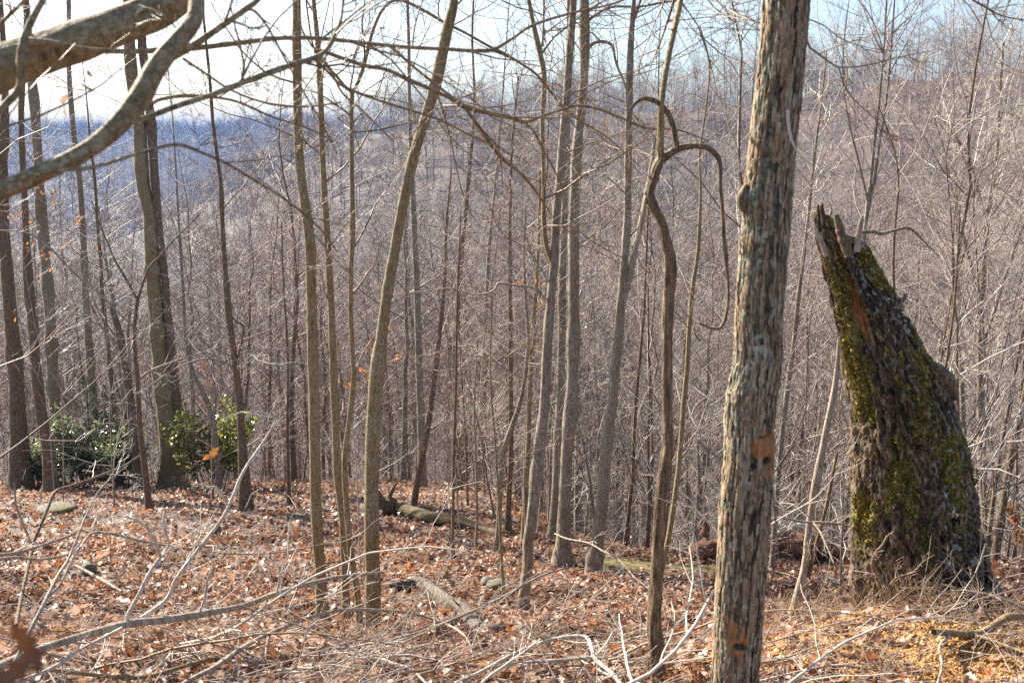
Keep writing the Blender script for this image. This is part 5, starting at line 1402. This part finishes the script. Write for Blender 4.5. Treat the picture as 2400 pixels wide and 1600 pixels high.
log('fallen_log', 'split weathered log, pale above and black below, slanting down the middle of the slope',
    [(905, 1346, 16, y1), (945, 1370, 26, y1), (985, 1392, 31, y1), (1032, 1416, 34, (y1 + y2) / 2), (1090, 1440, 36, y2), (1150, 1460, 35, (y2 + y3) / 2), (1215, 1486, 36, (y2 + y3) / 2), (1270, 1508, 32, y3), (1350, 1532, 20, y3), (1400, 1545, 10, y3)], 'old_log', jag=.28, extra=[
        ('splinter', [(1100, 1440, 10, y2), (1085, 1425, 8, y2), (1070, 1412, 5, y2), (1060, 1400, 2, y2)], 'dead'), ('splinter', [(1250, 1490, 18, y3), (1300, 1498, 14, y3), (1350, 1520, 9, y3), (1390, 1535, 4, y3)], 'brown'),
        ('splinter', [(1080, 1458, 9, y2), (1090, 1440, 7, y2 - .1), (1098, 1432, 4, y2 - .1)], 'dead')], seed=6)
y1, y2, y3 = gy(20, 1125), gy(240, 1132), gy(440, 1120)
log('fallen_log', 'dark mossy log lying along the edge of the bench under the left trunks',
    [(-10, 1110, 24, y1), (90, 1110, 24, y1), (171, 1116, 22, (y1 + y2) / 2), (240, 1118, 20, y2), (300, 1112, 18, y2), (400, 1106, 14, y3), (440, 1103, 9, y3)], 'mossy', seed=8)
ya, yb, y1 = gy(1640, 1320), gy(1760, 1318), gy(1900, 1318)
log('rotten_log', 'crumbling red brown rotten log with sun bleached top behind the big trunk',
    [(1630, 1272, 40, ya), (1690, 1262, 62, (ya + yb) / 2), (1760, 1258, 76, yb), (1830, 1258, 78, y1), (1900, 1258, 62, y1), (1955, 1256, 36, y1), (1985, 1254, 14, y1)], 'rot', jag=.4, extra=[
        ('slab', [(1800, 1262, 10, y1 - .22), (1850, 1236, 14, y1 - .2), (1900, 1232, 14, y1 - .2), (1965, 1246, 6, y1 - .2)], 'twig_pale'), ('slab', [(1780, 1290, 10, y1 - .2), (1840, 1275, 14, y1 - .22), (1900, 1278, 12, y1 - .2), (1960, 1290, 6, y1 - .2)], 'rot'),
        ('slab', [(1800, 1330, 10, y1 - .25), (1850, 1310, 14, y1 - .25), (1890, 1330, 10, y1 - .25)], 'rot'), ('root', [(1650, 1255, 26, ya), (1655, 1235, 18, ya), (1650, 1220, 8, ya)], 'rot')], seed=9)
y1, y2 = gy(880, 1520), gy(1060, 1530)
log('fallen_log', 'dark buried log end among leaves right of the olive stem feet', [(860, 1512, 12, y1), (910, 1520, 17, y1), (980, 1526, 18, (y1 + y2) / 2), (1040, 1524, 13, y2), (1090, 1506, 9, y2)], 'brown', seed=10)

def stone(label, px, py, w, h, seed, moss=.5):
    p = ground_at(px, py)
    k = px_size(p)
    rng = np.random.default_rng(seed)
    nu, nv = 22, 12
    u = np.arange(nu) * 2 * PI / nu; v = np.linspace(-PI / 2, PI / 2, nv)
    U, V_ = np.meshgrid(u, v)
    d = np.stack([np.cos(V_) * np.cos(U), np.cos(V_) * np.sin(U), np.sin(V_)], -1)
    cut = rng.normal(size=(7, 3)); cut = norm(cut)
    r = np.ones(U.shape)
    for c in cut:
        r = np.minimum(r, .72 / np.maximum((d * c).sum(-1), .25))
    r *= 1 + .10 * (vnoise3(d[..., 0] * 3 + seed, d[..., 1] * 3, d[..., 2] * 3) - .5)
    P = d * r[..., None] * np.array([w * k * .42, w * k * .34, h * k * .6])
    mb = MB()
    i = np.arange(nv - 1)[:, None] * nu; j = np.arange(nu)[None]; j2 = (j + 1) % nu
    mb.add(P.reshape(-1, 3), np.stack([i + j, i + j2, i + nu + j2, i + nu + j], -1).reshape(-1, 4))
    o = tag(obj('stone', mb.mesh('stone', M['stone'])), label, 'stone')
    o.location = (p[0], p[1] + w * k * .2, float(H(p[0], p[1])) + h * k * .1)
    o.rotation_euler = (0, 0, rng.uniform(0, 6))
m, n_, l_, b_, o_ = newmat('mossy_stone')
v = coords(n_, l_)
f = noise(n_, l_, v, 18, 5, .7)
c = ramp(n_, l_, f, [(.3, (.06, .053, .044)), (.7, (.19, .175, .15))])
geo = n_.new('ShaderNodeNewGeometry')
c = mix(n_, l_, ramp(n_, l_, noise(n_, l_, v, 7, 4, .7), [(.48, (0, 0, 0)), (.56, (1, 1, 1))]), c, (.12, .105, .015))
l_.new(c, b_.inputs['Base Color']); b_.inputs['Roughness'].default_value = .85
bump(n_, l_, b_, f, .6, .02)
M['stone'] = m
stone('grey stone with mossy shoulder in the leaves above the lower left bough', 200, 1348, 62, 40, 1)
stone('flat mossy stone right of the grey stone, lower left', 262, 1374, 56, 18, 2)
stone('long low mossy rock in the leaves at the far left', 120, 1205, 130, 18, 3)
stone('mossy wedge of rock beside the thin sapling, middle of the slope', 1170, 1386, 80, 36, 4)
stone('small dark stone near the springy wand', 500, 1250, 50, 26, 5)
stone('low flat stone under the smooth grey limb at the bottom left', 345, 1562, 110, 18, 6)
stone('pale slab stone left of the mossy wedge', 1140, 1372, 50, 24, 7)

# ------------------------------------------------------------------ evergreens on the bench
def shrub(label, px, py, w, h, Y, seed, n=2600, size=(.09, .16), mat='laurel', name='laurel_bush', stems=14, cat='shrub'):
    rng = np.random.default_rng(seed)
    p = at(px, py, Y); k = px_size(p)
    base = np.array([p[0], Y, float(H(p[0], Y))])
    topz = at(px, py - h, Y)[2]
    ht = topz - base[2]; wd = w * k / 2
    root = thing(name, label, cat, tuple(base))
    P0 = np.tile(base, (stems, 1)) + rng.normal(0, .12, (stems, 3)) * [1, 1, 0]
    a = rng.uniform(0, 2 * PI, stems)
    D = np.stack([np.cos(a) * wd, np.sin(a) * wd * .7, np.full(stems, ht)], -1) * rng.uniform(.5, 1, (stems, 1))
    b1, r1 = grow(rng, P0, D, np.linalg.norm(D, axis=1), np.full(stems, .014), 8, .12, .03, .3, .05)
    mb = MB(); tubes(mb, b1, r1, 5)
    b2, r2 = grow(rng, *kids(rng, b1, r1, 6, .3, (25, 60), .35, .6, .004), 5, .15, .06, .4, .06)
    tubes(mb, b2, r2, 3)
    obj('stem', mb.mesh('stem', M['brown'], origin=base), root)
    tips = np.concatenate([b2[:, 2:].reshape(-1, 3), b1[:, 5:].reshape(-1, 3)])
    c = tips[rng.integers(0, len(tips), n)] + rng.normal(0, .11, (n, 3))
    lf = MB(); leaf_batch(lf, LEAF2, c, rng.uniform(*size, n), rng, .6, False)
    tag(obj('foliage', lf.mesh('foliage', M[mat], False, origin=base), root), kind='stuff')
shrub('glossy dark laurel bush under the cedar', 190, 1105, 170, 125, 20.4, 61, 1700)
shrub('glossy laurel bush between the cedar and the double trunk', 285, 1100, 130, 118, 20.8, 62, 1400)
shrub('yellow green laurel bush right of the double trunk', 488, 1110, 150, 150, 20.0, 63, 1800, mat='laurel_yellow')
shrub('low laurel bush between the left edge trunks', 95, 1105, 60, 70, 20.5, 64, 900)

def cedar(label, px, py, h, w, Y, seed):
    rng = np.random.default_rng(seed)
    p = at(px, py, Y); k = px_size(p)
    base = np.array([p[0], Y, float(H(p[0], Y))])
    ht = at(px, py - h, Y)[2] - base[2]
    root = thing('cedar', label, 'tree', tuple(base))
    z = np.linspace(0, 1, 10)
    tp = np.stack([base[0] + .02 * z, base[1] + 0 * z, base[2] + z * ht - .1], -1)
    mb = MB(); tubes(mb, tp[None], (.04 * (1 - .9 * z) + .003)[None], 7)
    obj('trunk', mb.mesh('trunk', M['brown'], origin=base), root)
    nb = 52
    s = rng.uniform(.30, 1, nb); a = rng.uniform(0, 2 * PI, nb)
    st = base + np.stack([0 * s, 0 * s, s * ht], -1)
    L = w * k / 2 * (1.15 - s) * 1.4 * rng.uniform(.6, 1.1, nb) + .08
    D = np.stack([np.cos(a), np.sin(a), np.full(nb, .65)], -1)
    b1, r1 = grow(rng, st, D, L, np.full(nb, .006), 6, .1, .05, .4, .05)
    lf = MB(); tubes(lf, b1, r1, 3)
    b2, r2 = grow(rng, *kids(rng, b1, r1, 9, .15, (25, 60), .45, .6, .003), 4, .12, .08, .6, .05); tubes(lf, b2, r2, 3)
    b3, r3 = grow(rng, *kids(rng, b2, r2, 5, .1, (30, 60), .5, 1.2, .0035), 3, .12, .06, .6, .05); tubes(lf, b3, r3, 3)
    tag(obj('foliage', lf.mesh('foliage', M['cedar'], origin=base), root), kind='stuff')
cedar('small soft green cedar on the bench at the left', 216, 1100, 215, 120, 21.6, 71)
cedar('smaller feathery cedar right of the first cedar', 268, 1100, 190, 90, 21.8, 72)

# dry weeds and stump on the mound
def weeds():
    rng = np.random.default_rng(81)
    mb = MB()
    n = 900
    x = np.concatenate([rng.normal(2.05, .38, n // 2), rng.uniform(1.3, 3.4, n - n // 2)])
    y = np.concatenate([rng.normal(4.75, .2, n // 2), rng.normal(4.85, .25, n - n // 2)])
    x[-220:] = rng.uniform(1.0, 3.0, 220); y[-220:] = rng.uniform(3.5, 4.6, 220)
    P = np.stack([x, y, H(x, y)], -1)
    D = np.stack([rng.normal(0, .6, n), rng.normal(0, .6, n), np.ones(n)], -1)
    p, r = grow(rng, P, D, rng.uniform(.06, .26, n), np.full(n, .0016), 5, .25, -.05, .5, .1)
    tubes(mb, p, r, 3)
    b, rb = grow(rng, *kids(rng, p, r, 3, .2, (25, 60), .5, .8, .0012), 3, .3, 0, .6, .1); tubes(mb, b, rb, 3)
    tag(obj('weeds', mb.mesh('weeds', M['weed'])), 'dry brown weed tangle on the mound before the snag', kind='stuff')
M['weed'] = twigmat('dry_weed', (.24, .14, .07), (.44, .29, .16), .7)
weeds()
yy = 4.35
log('stump', 'stubby broken stump sticking up from the weeds on the mound', [(1945, 1440, 30, yy), (1940, 1410, 26, yy), (1936, 1385, 24, yy), (1934, 1372, 16, yy)], 'brown', jag=.3, seed=12, cat='stump')
log('wood_chip', 'yellow splintered wood piece lying left on the mound', [(1818, 1454, 8, 3.9), (1840, 1470, 14, 3.85), (1865, 1490, 16, 3.8), (1885, 1505, 9, 3.75)], 'dead', jag=.3, seed=13, cat='wood')

# ------------------------------------------------------------------ the woods down the slope: one by one while they can be told apart
def clear_of(x, y, d):
    return all((x - a) ** 2 + (y - b) ** 2 > d * d for a, b in taken)

def place_words(x, y, z):
    """where it stands in words, by the big things one can find"""
    px = 1200 + F * x / (y * cP - (z + 4 - EZ) * sP)
    for lim, w in ((230, 'behind the bench trunks at far left'), (470, 'behind the double trunk'), (690, 'behind the dark slender trunk'), (960, 'behind the slim olive stems'), (1180, 'above the fallen log'), (1330, 'behind the crooked grey trunk'), (1500, 'behind the split topped grey trunk'), (1700, 'behind the hooked vine tree'), (1900, 'behind the big furrowed trunk'), (2150, 'behind the mossy snag')):
        if px < lim: return w
    return 'right of the mossy snag'

def woods():
    rng = np.random.default_rng(2024)
    zones = [(26, 13, 20, 'close', 2.2), (75, 20, 32, 'down the slope', 1.6), (170, 30, 66, 'in the haze', 1.5)]
    barks = ['dark brown', 'grey', 'pale grey', 'dusky brown', 'silvery', 'ash grey', 'umber']
    for cnt, ra, rb, dist, d in zones:
        c = 0; tries = 0
        while c < cnt and tries < 20000:
            tries += 1
            a = R(rng.uniform(-31, 31)); r = math.sqrt(rng.uniform(ra * ra, rb * rb))
            x, y = r * math.sin(a), r * math.cos(a)
            if x < -1 and y < 24: continue
            if not clear_of(x, y, d): continue
            taken.append((x, y))
            k = int(rng.integers(len(tree_kinds)))
            z = float(H(x, y))
            tall = rng.random() < .07
            top = EZ + r * math.tan(R(rng.uniform(0, 7) if tall else rng.uniform(-9, .5)))
            hgt = min(max(top - z, 3.5), 19)
            s_ = hgt / specs[k]['height']
            size = 'tall' if tall else ('slight' if specs[k]['r0'] * s_ < .05 else ('slim' if specs[k]['r0'] * s_ < .1 else 'stout'))
            w = place_words(x, y, z)
            plant(tree_kinds[k], 'tree', (x, y, z - .05), max(s_, .45), rng.uniform(0, 6.28), '%s %s bare tree %s, %s' % (size, barks[k], w, dist), 'tree', 'bare trees ' + w, (rng.normal(0, .035), rng.normal(0, .035)))
            c += 1
    twc = ['greyish', 'pale', 'reddish', 'light grey', 'whitish', 'rusty']
    for cnt, ra, rb, dist in [(48, 9.5, 18, 'close'), (140, 16, 40, 'down the slope')]:
        c = 0
        while c < cnt:
            a = R(rng.uniform(-30, 30)); r = math.sqrt(rng.uniform(ra * ra, rb * rb))
            x, y = r * math.sin(a), r * math.cos(a)
            if y < 14 and -4.5 < x < 1.2 and rng.random() < .8: continue
            if x < -1 and y < 23 and rng.random() < .93: continue
            k = int(rng.integers(len(sap_kinds)))
            z = float(H(x, y)); w = place_words(x, y, z)
            s_ = rng.uniform(.7, 1.25)
            size = 'tiny' if s_ * sap_h[k] < 2.6 else ('low' if s_ * sap_h[k] < 4 else ('thin' if s_ * sap_h[k] < 5.5 else 'lanky'))
            plant(sap_kinds[k], 'sapling', (x, y, z - .03), s_, rng.uniform(0, 6.28), '%s sapling with %s twigs %s, %s' % (size, twc[k], w, dist), 'sapling', 'saplings ' + w, (rng.normal(0, .08), rng.normal(0, .08)))
            c += 1
woods()

# marcescent leaves: orange leaf sprays still on low twigs
def sprays():
    rng = np.random.default_rng(33)
    root_l = []
    spots = [(835, 790, 9.5, 26), (832, 830, 9.5, 20), (1075, 880, 12, 26), (85, 480, 16, 60), (75, 590, 16, 40), (1830, 250, 30, 40), (1440, 330, 28, 60), (1500, 420, 26, 60), (1150, 905, 24, 80), (1235, 700, 12, 18), (1325, 655, 12, 14), (1470, 1150, 18, 60), (2380, 1210, 11, 130), (1200, 925, 24, 60), (300, 800, 24, 80), (480, 880, 24, 90), (1260, 745, 13, 16), (2250, 740, 26, 40)]
    for i, (px, py, Y, n) in enumerate(spots):
        p = at(px, py, Y)
        base = np.array([p[0], Y, float(H(p[0], Y))])
        ht = p[2] - base[2]
        if ht < .3: ht = .6
        root = thing('sapling', 'leaf holding sapling, a few %s leaves on it, %s' % ('orange' if i % 3 < 2 else 'brown', place_words(base[0], Y, base[2])), 'sapling', tuple(base), 'saplings with leaves still on')
        q, r = grow(rng, base[None], np.array([[rng.normal(0, .05), rng.normal(0, .05), 1.]]), np.array([ht * 1.1]), np.array([.006 + .0012 * ht]), 14, .03, .02, .3)
        mb = MB(); tubes(mb, q, r, 5)
        b, rb = grow(rng, *kids(rng, q, r, 14, .35, (30, 65), .2, .5, .003), 6, .14, .05, .4, .06); tubes(mb, b, rb, 3)
        b2, rb2 = grow(rng, *kids(rng, b, rb, 4, .2, (25, 60), .5, .6, .0025), 4, .16, .05, .5, .06); tubes(mb, b2, rb2, 3)
        obj('stem', mb.mesh('stem', M['twig'], origin=base), root)
        sp = .010 * Y
        t = b2.reshape(-1, 3)
        w = np.exp(-np.linalg.norm(t - np.array([q[0, 12, 0], q[0, 12, 1], p[2]]), axis=1) / (sp * 3.0)); w /= w.sum()
        c = t[rng.choice(len(t), n, p=w)] + rng.normal(0, .02, (n, 3))
        lf = MB(); leaf_batch(lf, LEAF2, c, rng.uniform(.05, .08, n), rng, .9, False)
        obj('leaves', lf.mesh('leaves', M['leaf_orange' if i % 3 < 2 else 'leaf'], False, origin=base), root)
sprays()

# ------------------------------------------------------------------ the woods beyond that, to the far ridge: one mass
def far_woods():
    rng = np.random.default_rng(99)
    X, Y, Sz, K = [], [], [], []
    def fill(r0, r1, a0, a1, area, s):
        A = .5 * R(a1 - a0) * (r1 * r1 - r0 * r0)
        n = int(A / area)
        a = np.radians(rng.uniform(a0, a1, n)); r = np.sqrt(rng.uniform(r0 * r0, r1 * r1, n))
        X.append(r * np.sin(a)); Y.append(r * np.cos(a)); Sz.append(rng.uniform(*s, n))
    fill(62, 130, -31, 31, 13, (.55, .9))
    fill(130, 430, -31, 31, 17, (.6, 1.0))
    fill(430, 900, -31, 2, 120, (.8, 1.2))
    fill(900, 1800, -31, 4, 60, (.8, 1.2))
    X = np.concatenate(X); Y = np.concatenate(Y); Sz = np.concatenate(Sz)
    Sz = Sz * (.62 + .75 * vnoise2(X * .045, Y * .045)) * np.where(rng.uniform(0, 1, len(X)) < .07, 1.4, 1)
    n = len(X)
    me = bpy.data.meshes.new('far_woods')
    me.vertices.add(n)
    me.vertices.foreach_set('co', np.stack([X, Y, H(X, Y) - .2], -1).astype(np.float32).ravel())
    for nm, tp, val in (('size', 'FLOAT', Sz), ('yaw', 'FLOAT', rng.uniform(0, 6.28, n)), ('pick', 'INT', rng.integers(0, len(tree_kinds), n))):
        a = me.attributes.new(nm, tp, 'POINT'); a.data.foreach_set('value', val.astype(np.float32 if tp == 'FLOAT' else np.int32))
    o = tag(obj('far_woods', me), 'hazy leafless woods covering the valley and far ridges', kind='stuff')
    ng = bpy.data.node_groups.new('woods', 'GeometryNodeTree')
    ng.interface.new_socket('Geometry', in_out='INPUT', socket_type='NodeSocketGeometry')
    ng.interface.new_socket('Geometry', in_out='OUTPUT', socket_type='NodeSocketGeometry')
    nn, l = ng.nodes, ng.links
    gi = nn.new('NodeGroupInput'); go = nn.new('NodeGroupOutput')
    def named(nm, tp):
        q = nn.new('GeometryNodeInputNamedAttribute'); q.data_type = tp; q.inputs[0].default_value = nm
        return q.outputs['Attribute']
    cx = nn.new('ShaderNodeCombineXYZ'); l.new(named('yaw', 'FLOAT'), cx.inputs[2])
    jo = nn.new('GeometryNodeJoinGeometry')
    firsts = {}
    for ob in scene.objects:
        if ob.type == 'MESH' and ob.parent is not None:
            firsts.setdefault(ob.data.name, ob)
    for k, (t, c) in enumerate(tree_kinds):
        jj = nn.new('GeometryNodeJoinGeometry')
        for d in (t, c):
            oi = nn.new('GeometryNodeObjectInfo'); oi.transform_space = 'ORIGINAL'
            oi.inputs['Object'].default_value = firsts[d.name]
            l.new(oi.outputs['Geometry'], jj.inputs[0])
        cmp_ = nn.new('FunctionNodeCompare'); cmp_.data_type = 'INT'; cmp_.operation = 'EQUAL'
        l.new(named('pick', 'INT'), cmp_.inputs[2]); cmp_.inputs[3].default_value = k
        ip = nn.new('GeometryNodeInstanceOnPoints')
        l.new(gi.outputs[0], ip.inputs['Points']); l.new(cmp_.outputs[0], ip.inputs['Selection'])
        l.new(jj.outputs[0], ip.inputs['Instance'])
        er = nn.new('FunctionNodeEulerToRotation'); l.new(cx.outputs[0], er.inputs[0]); l.new(er.outputs[0], ip.inputs['Rotation'])
        l.new(named('size', 'FLOAT'), ip.inputs['Scale'])
        l.new(ip.outputs[0], jo.inputs[0])
    l.new(jo.outputs[0], go.inputs[0])
    md = o.modifiers.new('woods', 'NODES'); md.node_group = ng
far_woods()
